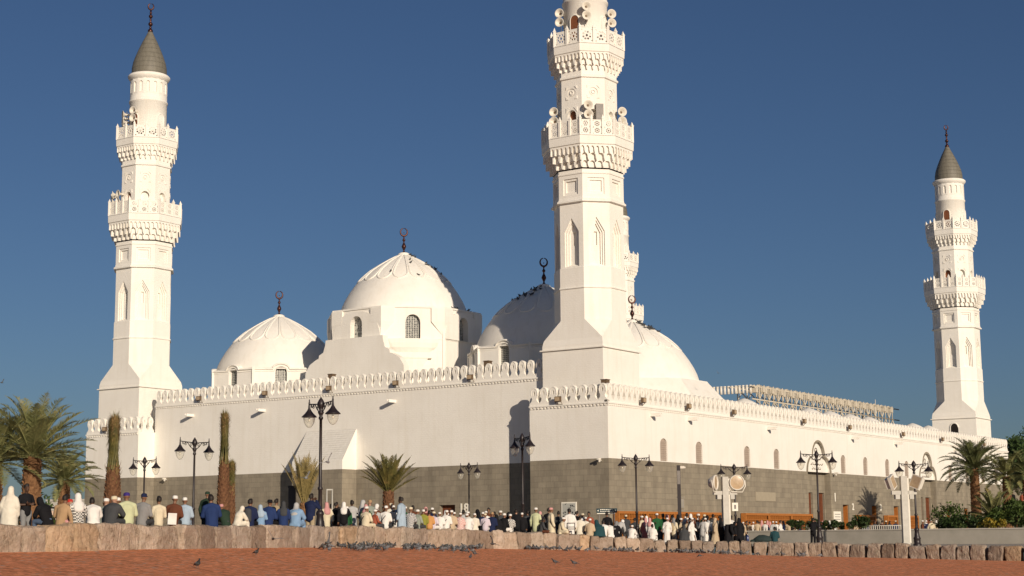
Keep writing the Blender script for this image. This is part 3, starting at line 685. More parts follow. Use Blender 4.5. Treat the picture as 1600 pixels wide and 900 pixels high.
for k in range(8):
    f0 = facet(k, 5.35); f1 = facet(k, 6.5); h0 = 5.35*T8; h1 = 6.5*T8
    mb.add([f0(-h0,12.38,0), f0(h0,12.38,0), f1(h1,11.0,0), f1(-h1,11.0,0), f1(h1,ZT-.1,0), f1(-h1,ZT-.1,0)], [(0,1,2,3),(3,2,4,5)])
mb.prism(octo(5.36), 12.36, 12.40)
o = mb.build('battered_skirt', M_W, MO); o.location = (*CD, 0)
# small roof domes peeping over the parapet, truss frames of the courtyard roof
sd0 = None
for u in (30.5, 43, 47.5, 52, 56.5, 68, 72.5):
    for v in (5.5,):
        if sd0 is None:
            mb = MB(); mb.lathe([(1.5*r, 1.1*z) for r, z in PROF], 24); mb.cyl(0, 0, 1.55, -2.0, .02, 16, sm=False); sd0 = o = mb.build('small_dome', M_W, MO)
        else: o = sd0.copy(); COL.objects.link(o); o.parent = MO
        o.location = (u, v, ZT+1.42)
TR = thing('roof_truss', 'long cream steel truss frame standing on the mosque roof behind the right parapet', 'truss')
TR.location = muv(47.0, 12, ZR-.85); TR.rotation_euler = (0,0,MROT); TR.scale = (1,1,1.12)
nb_ = 17; pit = 1.98
for i in range(nb_):
    mb = MB(); u = i*pit
    for (a, b) in (((0,0,1.3),(0,0,3.6)), ((0,2.2,1.3),(0,2.2,3.6)), ((0,0,3.4),(0,2.2,3.4)), ((0,0,1.3),(0,2.2,3.4)), ((0,0,2.4),(1.2,0,3.5)), ((0,0,2.4),(-1.1,0,3.5)), ((0,2.2,2.4),(1.2,2.2,3.4)), ((-.5,0,3.5),(.5,0,3.5)), ((.35,0,3.55),(.35,0,2.9)), ((-.35,0,3.55),(-.35,0,2.9)), ((-.5,.2,3.2),(.5,.2,3.2)), ((0,0,1.3),(pit/2,0,2.3)), ((pit/2,0,2.3),(pit,0,1.3)), ((pit/2,0,2.3),(pit/2,0,3.6))):
        mb.tube([(u+a[0],a[1],a[2]),(u+b[0],b[1],b[2])], .055, 5)
    mb.box(u+.5, u+1.0, -.12, .3, 3.0, 3.5); mb.box(u-.9, u-.5, -.12, .3, 2.9, 3.4)
    mb.build('truss_frame', M_STEEL, TR)
mb = MB()
for y, z in ((0,1.3),(2.2,1.3),(0,2.35),(0,3.4),(2.2,3.4)): mb.tube([(-1.5,y,z),((nb_-1)*pit+3,y,z)], .06, 5)
mb.box(-1.5, (nb_-1)*pit+3, -.2, 2.5, 1.05, 1.18); mb.build('chord', M_STEEL, TR)
mb = MB()
for i in range(12): mb.tube([(i*2.6, .1, -.5), (i*2.6, .1, 1.1)], .08, 6)
mb.build('support_post', M_STEEL, TR)
for i in range(11):
    mb = MB(); mb.cyl(0, 0, .12, 0, .62, 10); mb.cyl(0, 0, .14, .56, .66, 10); o = mb.build('roller', M_HORN, TR); o.location = (-1.2-i*.02, .3+i*.36, 2.85)
mb = MB(); mb.tube([(0,0,0),(0,0,4.2)], [.05,.03], 6); mb.cyl(0,0,.12,0,.3,8); o = mb.build('antenna_mast', M_HORN); o.location = muv(75, 12, 10.3); tag(o, 'thin pale mast rising from the mosque roof at the right end of the truss', 'mast')
# ------------------------------------------------------------------ minarets
def oct_ring(mb, a0, z0, a1, z1):
    for k in range(8):
        f0 = facet(k, a0); f1 = facet(k, a1); h0, h1 = a0*T8, a1*T8
        mb.add([f0(-h0,z0,0), f0(h0,z0,0), f1(h1,z1,0), f1(-h1,z1,0)], [(0,1,2,3)])
def oct_prof(mb, prof):
    for (a0,z0),(a1,z1) in zip(prof, prof[1:]): oct_ring(mb, a0, z0, a1, z1)
def scallops(mb, ap_in, ap_out, z0, z1, m, shift=0):
    """one tier of small hanging arches on each side, mitred at the corners"""
    h = ap_out*T8; w = 2*h/m
    for k in range(8):
        fn = facet(k, ap_out); pts = [(h, z1), (-h, z1)]
        for i in range(m):
            s0 = -h+w*i; hh = (z1-z0)
            e = .05*w
            pts += [(s0, z0), (s0+e, z0), (s0+.15*w, z0+.35*hh), (s0+.17*w, z0+.60*hh), (s0+.30*w, z0+.78*hh), (s0+.5*w, z0+.84*hh), (s0+.70*w, z0+.78*hh), (s0+.83*w, z0+.60*hh), (s0+.85*w, z0+.35*hh), (s0+w-e, z0)]
        pts.append((h, z0)); n = len(pts); q = ap_in/ap_out
        tri = tessellate_polygon([[Vector((a,b,0)) for a,b in pts]])
        mb.add([fn(a,b,0) for a,b in pts], tri)
        mb.add([fn(a,b,0) for a,b in pts]+[fn(a*q,b,ap_out-ap_in) for a,b in pts], [(i,(i+1)%n,n+(i+1)%n,n+i) for i in range(n)])
def muqarnas(mb, a0, a1, z0, z1, m, tiers=3):
    T = [(0,.36,0,.34,m,0),(.36,.70,.34,.74,m,0),(.70,1.0,.74,1.0,m+3,0)] if tiers == 3 else [(0,.5,0,.5,m,0),(.5,1.0,.5,1.0,m+2,0)]
    for f0, f1, g0, g1, mm_, _ in T:
        zi, zj = z0+(z1-z0)*f0, z0+(z1-z0)*f1; ai, aj = a0+(a1-a0)*g0, a0+(a1-a0)*g1
        oct_ring(mb, ai, zi, ai+(aj-ai)*.25, zj); scallops(mb, ai-.02, aj, zi-(.12 if f0 else 0), zj, mm_)
        oct_ring(mb, ai+(aj-ai)*.25, zj, aj, zj)
def niche_poly(hw, z0, zs, zt): return [(-hw,z0),(hw,z0),(hw,zs),(hw*.55,zs+(zt-zs)*.45),(0,zt),(-hw*.55,zs+(zt-zs)*.45),(-hw,zs)]
def lattice_panel(w, h):
    mb = MB(); y0, y1 = 0, .07; out = rect(-w/2, w/2, 0, h); holes = []
    def hexa(cx, cz, r, n=6, a0=0): return [(cx+r*cos(a0+2*pi*i/n), cz+r*sin(a0+2*pi*i/n)) for i in range(n)]
    nz = max(1, round(h/w/1.0)); ch = (h-.08)/nz; r = min(w, ch)*.5
    for j in range(nz):
        cz = .04+ch*(j+.5); holes.append(hexa(0, cz, r*.24, 8))
        for i in range(8): a = pi/8+i*pi/4; holes.append(hexa(cos(a)*r*.60, cz+sin(a)*r*.60, r*.20, 5, a))
        for sx in (-1,1):
            for sz in (-1,1): holes.append(hexa(sx*w*.42, cz+sz*ch*.42, r*.15, 4))
    tri = tessellate_polygon([[Vector((a,b,0)) for a,b in p] for p in [out]+holes]); fl = [q for p in [out]+holes for q in p]
    for y in (y0, y1): mb.add([(a,y,b) for a,b in fl], tri)
    for p in [out]+holes:
        n = len(p); mb.add([(a,y0,b) for a,b in p]+[(a,y1,b) for a,b in p], [(i,(i+1)%n,n+(i+1)%n,n+i) for i in range(n)])
    return mb
def post_mesh(h, w=.16):
    mb = MB(); mb.box(-w/2,w/2,-w/2,w/2,0,h); mb.box(-w*.62,w*.62,-w*.62,w*.62,h,h+.05)
    mb.add([(-w/2,-w/2,h+.05),(w/2,-w/2,h+.05),(w/2,w/2,h+.05),(-w/2,w/2,h+.05),(0,0,h+.32)], [(0,1,4),(1,2,4),(2,3,4),(3,0,4)]); return mb
def railing(parent, ap, z, h, npan):
    bal = bpy.data.objects.new('railing', None); COL.objects.link(bal); bal.parent = parent; bal.location = (0,0,z); bal.empty_display_size = .2
    hw = ap*T8; w = 2*hw/npan; pm = lattice_panel(w-.16, h-.12).build('lattice_panel', M_W, None).data; pst = post_mesh(h).build('post', M_W, None).data
    for o in [o for o in bpy.data.objects if o.data in (pm, pst)]: bpy.data.objects.remove(o)
    mb = MB(); oct_ring(mb, ap+.07, 0, ap+.07, .08); oct_ring(mb, ap+.07, .08, ap-.07, .08); oct_ring(mb, ap-.07, .08, ap-.07, 0)
    mb.build('base_rail', M_W, bal)
    for k in range(8):
        fn = facet(k, ap); th = k*pi/4+pi/2
        for i in range(npan):
            s = -hw+w*(i+.5); link('lattice_panel', pm, bal, fn(s, .06, 0), (0,0,th))
            s = -hw+w*i; link('post', pst, bal, fn(s, .0, 0), (0,0,th+(pi/8 if i == 0 else 0)))
    return bal
def speaker_pair(parent, P, rz, back=False):
    mb = MB(); mb.tube([(0,0,-.9),(0,0,.55)], .03, 6); mb.tube([(0,0,-.3),(0,.45,-.3)], .025, 5)
    o = mb.build('speaker_bracket', M_GREYMET, parent); o.location = P; o.rotation_euler = (0,0,rz)
    for z in (.28, -.36):
        h = MB(); M = Matrix.Translation((0,-.05,z)) @ Matrix.Rotation(pi/2, 4, 'X')
        h.lathe([(.0001,-.30),(.09,-.28),(.10,-.12),(.06,-.08),(.10,.04),(.17,.16),(.29,.26),(.32,.27),(.32,.30),(.28,.29),(.15,.18),(.07,.05),(.0001,.03)], 18, M=M)
        
        ho = h.build('loudspeaker_horn', M_HORN, o, merge=True); t_ = MB(); t_.lathe([(.0001,.10),(.10,.085)], 10, M=M); t_.build('throat', M_BRONZE, ho, fix=False)
    return o
def door_arch(parent, fn, c, hw, z0, zs, zt, mt, d0=.3):
    mb = MB(); fill(mb, fn, arch(c, hw, z0, zs, zt, 8), d0); return mb.build('balcony_door', mt, parent)
def make_minaret(detail):
    R = thing('minaret', 'x', 'minaret', (0,0,0), MROT, 'minarets of the mosque')
    s = 2.3; a = 2.2; h = a*T8
    mb = MB(); mb.box(-s,s,-s,s,ZT-1,12.45)
    oct_sk = []
    # drip ledge and the skirt turning the square into an octagon
    mb.box(-s-.13,s+.13,-s-.13,s+.13,12.45,12.53)
    mb.box(-s,s,-s,s,12.53,12.78)
    C4 = [(s,-s),(s,s),(-s,s),(-s,-s)]
    for i in range(4):
        th = i*pi/2; k = 2*i; fn = facet(k, a); c0, c1 = C4[i], C4[(i+1)%4]
        zc = 13.12
        p0, p1 = fn(-h,14.38,0), fn(h,14.38,0)
        mb.add([(c0[0],c0[1],12.78),(c1[0],c1[1],12.78),(c1[0]*.97,c1[1]*.97,zc),p1,p0,(c0[0]*.97,c0[1]*.97,zc)], [(0,1,2,5),(5,2,3,4)])
        f2 = facet(k+1, a); q0, q1 = f2(-h,14.38,0), f2(h,14.38,0)
        mb.add([p1, (c1[0]*.97,c1[1]*.97,zc), q1], [(0,1,2)])
    mb.build('tower_base', M_W, R)
    mb = MB(); oct_prof(mb, [(a,14.38),(a,16.40),(a+.07,16.43),(a+.07,16.50),(a,16.53),(a,17.80),(a-.05,17.83)])
    for k in range(8):
        fn = facet(k, a-.05); hw = (a-.05)*T8
        st = [(niche_poly(.54,17.9,20.2,21.12),.10),(niche_poly(.42,17.9,20.15,20.95),.20),(niche_poly(.30,17.9,20.1,20.75),.32)]
        st = [(niche_poly(.54,17.9,20.2,21.12),.10),(niche_poly(.42,17.96,20.15,20.92),.20),(niche_poly(.30,18.02,20.1,20.72),.32)]
        panel(mb, fn, rect(-hw,hw,17.83,22.08), [st]); q = niche_poly(.30,18.02,20.1,20.72)
        tri = tessellate_polygon([[Vector((x,z,0)) for x,z in q], [Vector((x,z,0)) for x,z in rect(-.10,.10,19.3,20.2)]])
        mb.add([fn(x,z,.32) for x,z in list(q)+rect(-.10,.10,19.3,20.2)], tri)
        rr = rect(-.10,.10,19.3,20.2); mb.add([fn(x,z,.32) for x,z in rr]+[fn(x,z,.45) for x,z in rr], [(i,(i+1)%4,4+(i+1)%4,4+i) for i in range(4)]+[(4,5,6,7)])
    oct_prof(mb, [(a-.05,22.08),(a+.14,22.13),(a+.14,22.24),(a+.03,22.34),(a,22.5)])
    for k in range(8):
        fn = facet(k, a); hw = a*T8
        panel(mb, fn, rect(-hw,hw,22.5,23.98), [[(rect(-.56,.56,22.66,23.74),.08),(rect(-.46,.46,22.76,23.64),.08),(rect(-.40,.40,22.82,23.58),.18)]])
        fill(mb, fn, rect(-.40,.40,22.82,23.58), .18)
    oct_prof(mb, [(a,23.98),(a+.05,24.0),(a+.05,24.10),(a,24.12),(a,24.3)])
    mb.build('lower_shaft', M_W, R)
    mb = MB(); A1 = 2.82; muqarnas(mb, a, A1-.02, 24.4, 25.82, 4); oct_prof(mb, [(A1-.02,25.82),(A1+.05,25.86),(A1+.07,26.38),(A1-.0,26.42),(1.7,26.42)]); mb.build('lower_balcony', M_W, R)
    railing(R, A1-.02, 26.42, 1.12, 3)
    b = 1.90; hb = b*T8; mb = MB()
    for k in range(8):
        fn = facet(k, b); ns = [[(arch(0,.34,26.5,28.05,28.45,8),.30)]]
        def disc(r0, zc, n=14): return [(r0*cos(2*pi*i/n), zc+r0*sin(2*pi*i/n)) for i in range(n)]
        panel(mb, fn, rect(-hb,hb,26.42,30.55), ns+[[(disc(.30,29.62),.06),(disc(.24,29.62),.02)]]); fill(mb, fn, disc(.24,29.62), .02)
        mb.tube([fn(.12*cos(2*pi*i/12),29.62+.12*sin(2*pi*i/12),0) for i in range(13)], .03, 5)
        for sx in (-1,1):
            for sz in (-1,1):
                q = [(sx*.44,29.62+sz*.44),(sx*.24,29.62+sz*.44),(sx*.44,29.62+sz*.24)]
                mb.add([fn(x,z,-.004) for x,z in q]+[fn(x*.97,z,-.04) for x,z in q], [(0,1,2),(3,4,5),(0,1,4,3),(1,2,5,4),(2,0,3,5)])
                if sz > 0:
                    q = [(sx*.44,28.62),(sx*.18,28.62),(sx*.44,28.30)]; mb.add([fn(x,z,-.004) for x,z in q]+[fn(x*.97,z,-.04) for x,z in q], [(0,1,2),(3,4,5),(0,1,4,3),(1,2,5,4),(2,0,3,5)])
    oct_prof(mb, [(b,30.55),(b+.10,30.60),(b+.10,30.72),(b,30.80),(b,31.1)])
    mb.build('upper_shaft', M_W, R)
    mb = MB(); A2 = 2.38; muqarnas(mb, b, A2-.02, 31.1, 32.22, 4, 3); oct_prof(mb, [(A2-.02,32.22),(A2+.04,32.26),(A2+.06,32.75),(A2,32.79),(1.2,32.79)]); mb.build('upper_balcony', M_W, R)
    railing(R, A2-.02, 32.79, 1.08, 2)
    mb = MB(); r = 1.5
    NS = 64
    mb.lathe([(r,32.79),(r,36.12),(r+.07,36.16),(r+.07,36.28),(r,36.32),(r,36.75)], 48)
    # blind arcade: 16 small arched recesses
    for k in range(16):
        a0 = 2*pi*k/16; hwid = pi/16
        def cf(s_, z, d, a0=a0): return Vector(((r-d)*cos(a0+s_/r), (r-d)*sin(a0+s_/r), z))
        panel(mb, cf, rect(-hwid*r, hwid*r, 36.75, 38.05), [[(arch(0,.13,36.92,37.66,37.80,6),.10)]]); fill(mb, cf, arch(0,.13,36.92,37.66,37.80,6), .10)
    mb.lathe([(r,38.05),(r+.10,38.15),(r+.20,38.30),(r+.22,38.42),(r+.10,38.55),(1.40,38.58)], 48)
    mb.build('round_shaft', M_W, R, merge=False)
    mb = MB(); mb.lathe([(1.40,38.5),(1.43,38.75),(1.42,39.15),(1.33,39.65),(1.18,40.1),(.99,40.6),(.80,41.05),(.60,41.5),(.40,41.9),(.26,42.2),(.17,42.4),(.0001,42.45)], 40); sp = mb.build('spire', M_CONE, R)
    mb = MB()
    for z, q, s_ in ((42.45,.22,1),(42.75,.10,1.4),(43.05,.19,1),(43.42,.09,1.5),(43.72,.17,1),(44.02,.10,1.2)): mb.ball((0,0,z), q, 10, s_)
    mb.tube([(0,0,42.3),(0,0,44.3)], .07, 8)
    M = Matrix.Rotation(radians(-45),4,'Z'); pts = [M @ Vector((.22*cos(radians(100+340*i/20)),0,44.58+.26*sin(radians(100+340*i/20)))) for i in range(21)]
    mb.tube(pts, [.03+.04*sin(pi*i/20) for i in range(21)], 7); mb.build('finial', M_FIN, sp)
    # timber doors on the two balcony levels, blind panels elsewhere
    for k in range(8):
        mb = MB(); fill(mb, facet(k, b), arch(0,.34,26.5,28.05,28.45,8), .29); mb.build('balcony_door' if k in (4,) else 'blind_door', M_BROWN if k in (4,) else M_W, R)
    for ai, mt in ((pi+.05, M_BROWN), (pi*1.5, M_W), (0, M_W), (pi/2, M_W)):
        def cf(s_, z, d): return Vector(((r+.03-d)*cos(ai+s_/r), (r+.03-d)*sin(ai+s_/r), z))
        mb = MB(); ar = arch(0,.33,32.85,34.75,35.1,8); fill(mb, cf, ar, -.02)
        mb.build('balcony_door' if mt == M_BROWN else 'blind_door', mt, R)
        mb = MB(); mb.tube([cf(x,z,0) for x,z in ar[1:]]+[cf(ar[0][0],ar[0][1],0)], .05, 5); mb.build('door_moulding', M_W, R)
    return R
MINS = []
m0 = make_minaret(1); MINS.append(m0)
def horns(R, lst):
    for q in lst:
        th, ap, z = q[:3]; speaker_pair(R, (ap*cos(th), ap*sin(th), z), (q[3] if len(q) > 3 else th)+pi/2)
D = radians
for (u, v, lab) in ((3.45, 45.7, 'white minaret at the far left of the mosque, seen whole up to its grey cone'),
                    (78, 3.9, 'smallest white minaret at the far right end of the mosque, grey cone on top'),
                    (78, 45.0, 'distant white minaret mostly hidden behind the right edge of the nearest minaret')):
    c = copy_tree(m0); c.location = muv(u, v, 0); c['label'] = lab; MINS.append(c)
MINS[2].scale = (1,1,.973)
m0.location = muv(3.5, 3.3, 0); m0['label'] = 'nearest and largest white minaret, its top cut off, many cream horn loudspeakers'
# -u is 180 deg, -v is 270 deg in minaret space
horns(m0, [(D(143), 2.25, 28.2, D(190)), (D(213), 2.1, 28.3, D(222)), (D(288), 2.3, 28.2, D(235)), (D(143), 1.75, 35.1, D(190)), (D(213), 1.7, 35.2, D(222)), (D(283), 1.75, 35.0, D(235))])
mb = MB(); f = facet(5, 2.05)
mb.add([f(.12,27.3,-.1),f(.62,27.3,-.1),f(.62,28.75,-.1),f(.12,28.75,-.1),f(.12,27.3,.1),f(.62,27.3,.1),f(.62,28.75,.1),f(.12,28.75,.1)], [(0,1,2,3),(0,4,5,1),(3,2,6,7),(0,3,7,4),(1,5,6,2)])
mb.build('column_speaker', M_GREYMET, m0)
horns(MINS[1], [(D(120), 2.5, 28.1), (D(140), 2.35, 28.1), (D(165), 2.2, 28.0), (D(120), 1.75, 34.7), (D(150), 1.75, 34.8), (D(190), 1.72, 34.9)])
horns(MINS[2], [(D(330), 2.1, 28.0), (D(350), 1.75, 34.6)])
for mn, k in ((MINS[2], 4),):
    mb = MB(); ar = arch(0,.42,10.1,11.5,12.0,8)
    fill(mb, lambda s_, z, d: Vector((-2.33, s_, z)), ar, 0); mb.build('tower_door', M_DARK, mn)
    mb = MB(); mb.tube([Vector((-2.32, a_, b_)) for a_, b_ in ar[1:]], .06, 5); mb.build('door_moulding', M_W, mn)

# ------------------------------------------------------------------ stone wall along the gravel
def wall_pt(az, back=0): r = wall_r(az)+back; return Vector((r*sin(az), r*cos(az), 0))
def stone_mesh(L, H, T, seed):
    rnd = random.Random(seed); bm = bmesh.new(); bmesh.ops.create_cube(bm, size=1)
    bmesh.ops.subdivide_edges(bm, edges=bm.edges, cuts=7, use_grid_fill=True)
    from mathutils import noise
    sk = [rnd.uniform(-.16,.16) for _ in range(6)]
    for v in bm.verts:
        p = v.co.copy(); q = Vector((p.x*(1+sk[0]*p.z*1.6)+sk[3]*p.z*.5, p.y*(1+sk[1]*p.x), p.z*(1+sk[2]*p.x*1.2)))
        # round the corners a little
        m = sorted((abs(p.x), abs(p.y), abs(p.z))); rr = max(0, m[1]-.40)+max(0, m[0]-.42); q *= (1-rr*.6)
        n = noise.noise_vector(p*2.4+Vector((seed*3.1, 0, 0)))*.075 + noise.noise_vector(p*5+Vector((seed*1.7, 5, 0)))*.04
        q = Vector((q.x*L, q.y*T, q.z*H)) + Vector((n.x*min(L,.9), n.y*T*1.2, n.z*H*.7)); v.co = q+Vector((0, 0, H/2))
    me = bpy.data.meshes.new('stone_block'); bm.to_mesh(me); bm.free(); me.materials.append(M_ROCK); 
    for p in me.polygons: p.use_smooth = False
    return me
SW = thing('stone_wall', 'long low wall of rough tan stone blocks along the red gravel, people sitting on it', 'wall')
rs = random.Random(3)
AZS = WAZ[0]; AZ_SPLIT = atan2(ray(1003,850).x, ray(1003,850).y)
TINT = [(1,1,1,1),(1.05,1.0,.95,1),(.82,.79,.78,1),(1.12,.98,.80,1),(.68,.63,.60,1),(1.12,1.1,1.08,1),(1,.96,.92,1),(.92,.92,.94,1)]
az = AZS; meshes = {}
seed = 0
while az < WAZ[-1]-.002:
    P = wall_pt(az); left = az < AZ_SPLIT
    # block length measured across the view is fixed; along the wall it follows the slope of the wall
    wpx = (rs.uniform(.50,.80) if left else rs.uniform(.62,.84))
    a2 = az + wpx/P.length
    if left and P.length < 70: a2 = az+rs.uniform(.45,.75)/P.length
    Q = wall_pt(a2); dvec = Q-P; L = dvec.length; rz = atan2(dvec.y, dvec.x); mid = (P+Q)/2; am = (az+a2)/2
    zb, zt = wall_b(am)-.15, wall_t(am); H = zt-zb
    if left: Ls = L*.93
    else: Ls = L*rs.uniform(.84,.93); H *= rs.uniform(.95,1.04); zb += 0
    seed += 1
    me = stone_mesh(Ls, H*(rs.uniform(.95,1.06)), .62 if left else rs.uniform(.5,.62), seed)
    o = bpy.data.objects.new('stone_block', me); COL.objects.link(o); o.location = (mid.x+rs.uniform(-.05,.05), mid.y+rs.uniform(-.05,.05), zb)
    o.rotation_euler = (rs.uniform(-.02,.02) if left else rs.uniform(-.05,.05), rs.uniform(-.01,.01) if left else rs.uniform(-.05,.05), rz+rs.uniform(-.07,.07)+(pi if rs.random() < .5 else 0))
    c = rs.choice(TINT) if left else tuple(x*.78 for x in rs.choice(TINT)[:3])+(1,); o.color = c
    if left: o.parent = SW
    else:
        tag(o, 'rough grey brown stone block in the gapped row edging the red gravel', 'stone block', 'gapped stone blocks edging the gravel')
    az = a2
# ------------------------------------------------------------------ planter wall, hedges and steps on the right
def low_wall(name, label, cat, pts, z0, z1, th, mt, cap=None):
    mb = MB()
    for (P, Q) in zip(pts, pts[1:]):
        P, Q = Vector(P), Vector(Q); d = (Q-P).normalized(); n = Vector((-d.y, d.x, 0))*th
        vs = [P, Q, Q+n, P+n]; mb.add([(v.x,v.y,z0) for v in vs]+[(v.x,v.y,z1) for v in vs], [(0,3,2,1),(4,5,6,7),(0,1,5,4),(1,2,6,5),(2,3,7,6),(3,0,4,7)])
    o = mb.build(name, mt, None, merge=False); tag(o, label, cat)
    if cap:
        mb = MB()
        for (P, Q) in zip(pts, pts[1:]):
            P, Q = Vector(P), Vector(Q); d = (Q-P).normalized(); n = Vector((-d.y, d.x, 0))
            P = P-d*.05; Q = Q+d*.05; a = n*-.05; b = n*(th+.05); vs = [P+a, Q+a, Q+b, P+b]
            mb.add([(v.x,v.y,z1+.002) for v in vs]+[(v.x,v.y,z1+.07) for v in vs], [(0,3,2,1),(4,5,6,7),(0,1,5,4),(1,2,6,5),(2,3,7,6),(3,0,4,7)])
        mb.build('coping', cap, o, merge=False)
    return o
a_, b_, c_ = at(1168, 830, 101), at(1420, 830, 97), at(1660, 830, 95)
low_wall('planter_wall', 'long low grey rendered planter wall behind the stone blocks on the right', 'wall', [(a_.x,a_.y,0),(b_.x,b_.y,0),(c_.x,c_.y,0)], -.6, .70, .35, M_CONC2, M_CONC)
bw = MB(); M_ = Matrix.Translation((CX,CY,0)) @ Matrix.Rotation(MROT,4,'Z')
bw.box(LU+.02, 110, .2, 1.0, -.4, 5.1, M_); o = bw.build('boundary_wall', M_G); tag(o, 'plain grey stone wall running on to the right beyond the mosque corner', 'wall')
bw = MB(); bw.box(LU+1, 108, -4.5, .15, -.4, 2.75, M_); bw.box(LU+1, 108, -4.55, -4.4, 2.75, 2.85, M_); o = bw.build('raised_terrace', M_CONC2); tag(o, 'raised grey terrace in front of the boundary wall at the right', 'terrace')

# shoe racks against the right facade
def rack(u0, u1, z1=2.05):
    t = thing('shoe_rack', '', 'shoe rack', muv(u0, -.45, 0), MROT, 'orange shoe racks along the mosque wall'); w = u1-u0
    mb = MB(); mb.box(0, w, 0, .06, z1-.16, z1); mb.box(0, .12, 0, .06, 0, z1-.16); mb.box(w-.12, w, 0, .06, 0, z1-.16); mb.box(0.12, w-.12, 0, .06, 0, .1); mb.box(0,w,.06,.38,z1-.05,z1); mb.box(0,.05,.06,.38,0,z1-.05); mb.box(w-.05,w,.06,.38,0,z1-.05)
    mb.build('frame', M_ORANGE, t)
    mb = MB(); mb.box(.05, w-.05, .33, .36, .05, z1-.06); mb.build('back_board', M_DKWOOD, t)
    mb = MB(); n = 6
    for i in range(1, n): z = .1+(z1-.26)*i/n; mb.box(.12, w-.12, .015, .33, z-.022, z+.022)
    m = int((w-.24)/.29)
    for i in range(1, m): x = .12+(w-.24)*i/m; mb.box(x-.02, x+.02, .012, .32, .1, z1-.16)
    mb.build('shelf_grid', M_ORANGE, t); return t
RK = [(.35,3.95),(4.0,7.6),(7.65,11.25),(11.3,14.9),(18.0,21.85),(21.9,25.75),(25.8,29.6),(38.9,42.3),(45.1,47.4),(49.9,52.4)]
for i, (a, b) in enumerate(RK):
    t = rack(a, b); 
    t['label'] = ['orange wooden shoe rack nearest the building corner', 'second orange shoe rack from the building corner, left of the black camera pole', 'third orange shoe rack from the corner, behind the black camera pole', 'orange shoe rack just left of the floodlight pole with two round lamps', 'orange shoe rack just right of the floodlight pole with round lamps', 'orange shoe rack under the pale carved plaque', 'orange shoe rack just left of the first arched portal', 'orange shoe rack between doors 2 and 3', 'orange shoe rack right of door 3', 'orange shoe rack right of door number 4'][i]

# ------------------------------------------------------------------ street lamps
def make_lamp():
    L = thing('street_lamp', 'x', 'street lamp', (0,0,0), 0, 'black twin street lamps in the plaza')
    mb = MB(); mb.lathe([(.26,0),(.26,.12),(.21,.16),(.21,.42),(.24,.46),(.17,.60),(.13,.95),(.16,1.0),(.16,1.06),(.11,1.15),(.0001,1.16)], 12); mb.build('base', M_BLACK, L)
    mb = MB(); mb.lathe([(.085,1.1),(.075,1.9),(.10,1.93),(.10,2.0),(.065,2.05),(.055,4.55),(.09,4.6),(.09,4.66),(.06,4.7),(.09,4.78),(.12,4.82),(.12,4.87),(.07,4.92),(.10,5.02),(.15,5.12),(.15,5.2),(.09,5.32),(.03,5.40),(.0001,5.44)], 12); mb.build('pole', M_BLACK, L)
    for sx in (-1, 1):
        mb = MB(); mb.tube([(sx*.08,0,5.16),(sx*1.0,0,5.22)], .022, 6)
        def spiral(cx, cz, r, a0, turns, hand):
            return [(sx*(cx+r*(1-.75*i/18)*cos(a0+hand*turns*2*pi*i/18)), 0, cz+r*(1-.75*i/18)*sin(a0+hand*turns*2*pi*i/18)) for i in range(19)]
        mb.tube([(sx*.07,0,4.88),(sx*.20,0,4.90),(sx*.34,0,5.0),(sx*.48,0,5.15),(sx*.6,0,5.19)], .022, 6)
        mb.tube(spiral(.24,5.07,.09,-pi/2,1.2,1), .014, 5); mb.tube(spiral(.62,5.10,.085,pi/2,1.3,-1), .014, 5); mb.tube(spiral(.82,5.12,.06,pi/2,1.2,1), .012, 5); mb.tube([(sx*.6,0,5.19),(sx*.74,0,5.07),(sx*.88,0,5.2)], .014, 5)
        mb.build('bracket_arm', M_BLACK, L)
        mb = MB(); mb.lathe([(.0001,5.42),(.02,5.40),(.025,5.30),(.04,5.28),(.035,5.22),(.05,5.05),(.10,4.96),(.18,4.86),(.27,4.78),(.31,4.74),(.31,4.72),(.25,4.73),(.0001,4.76)], 20, sx*1.0, 0); c = mb.build('lantern_cap', M_BLACK, L)
        mb = MB(); mb.lathe([(.24,4.73),(.24,4.66),(.215,4.54),(.165,4.43),(.09,4.34),(.0001,4.31)], 20, sx*1.0, 0); mb.build('glass_bowl', M_GLASS, c)
        mb = MB(); mb.ball((sx*1.0,0,4.62), .05, 8, 1.6); mb.build('bulb', M_NUM, c)
    return L
lamps = [(500,68,-62,24,'big black twin street lamp in front of the sloped white buttress, nearest of all'),
 (302,88,38,17,'black twin street lamp between the far left bay and the taller tied palm'),
 (224,100,-42,14,'small black twin street lamp in front of the lit side of the far left bay'),
 (733,92,-48,12,'small black twin street lamp just right of the number 18'),
 (817,85,-64,17,'black twin street lamp in front of the dark shadow beside the bay'),
 (995,88.3,28,14.7,'black twin street lamp just right of the building corner, before the first shoe racks'),
 (1149,95,24,13.5,'black twin street lamp behind the pair of round floodlights'),
 (1279,91,12,15,'black twin street lamp in front of the first arched portal'),
 (1431,92,26,14.7,'black twin street lamp just right of the square floodlight pole')]
L0 = None
for x, d, a, cpx, lab in lamps:
    o = L0 = make_lamp() if L0 is None else copy_tree(L0)
    P = at(x, 800, d); o.location = (P.x, P.y, ground_at(P)); o.rotation_euler = (0,0,radians(a)-atan2(P.x,P.y)); o['label'] = lab
    ytop = {500:620,302:683,224:713,733:722,817:676,995:709,1149:724,1279:703,1431:719}[x]
    s = (at(x, ytop, d).z-ground_at(P))/5.44; sx = cpx*d/2500/.62; o.scale = (sx,sx,s)
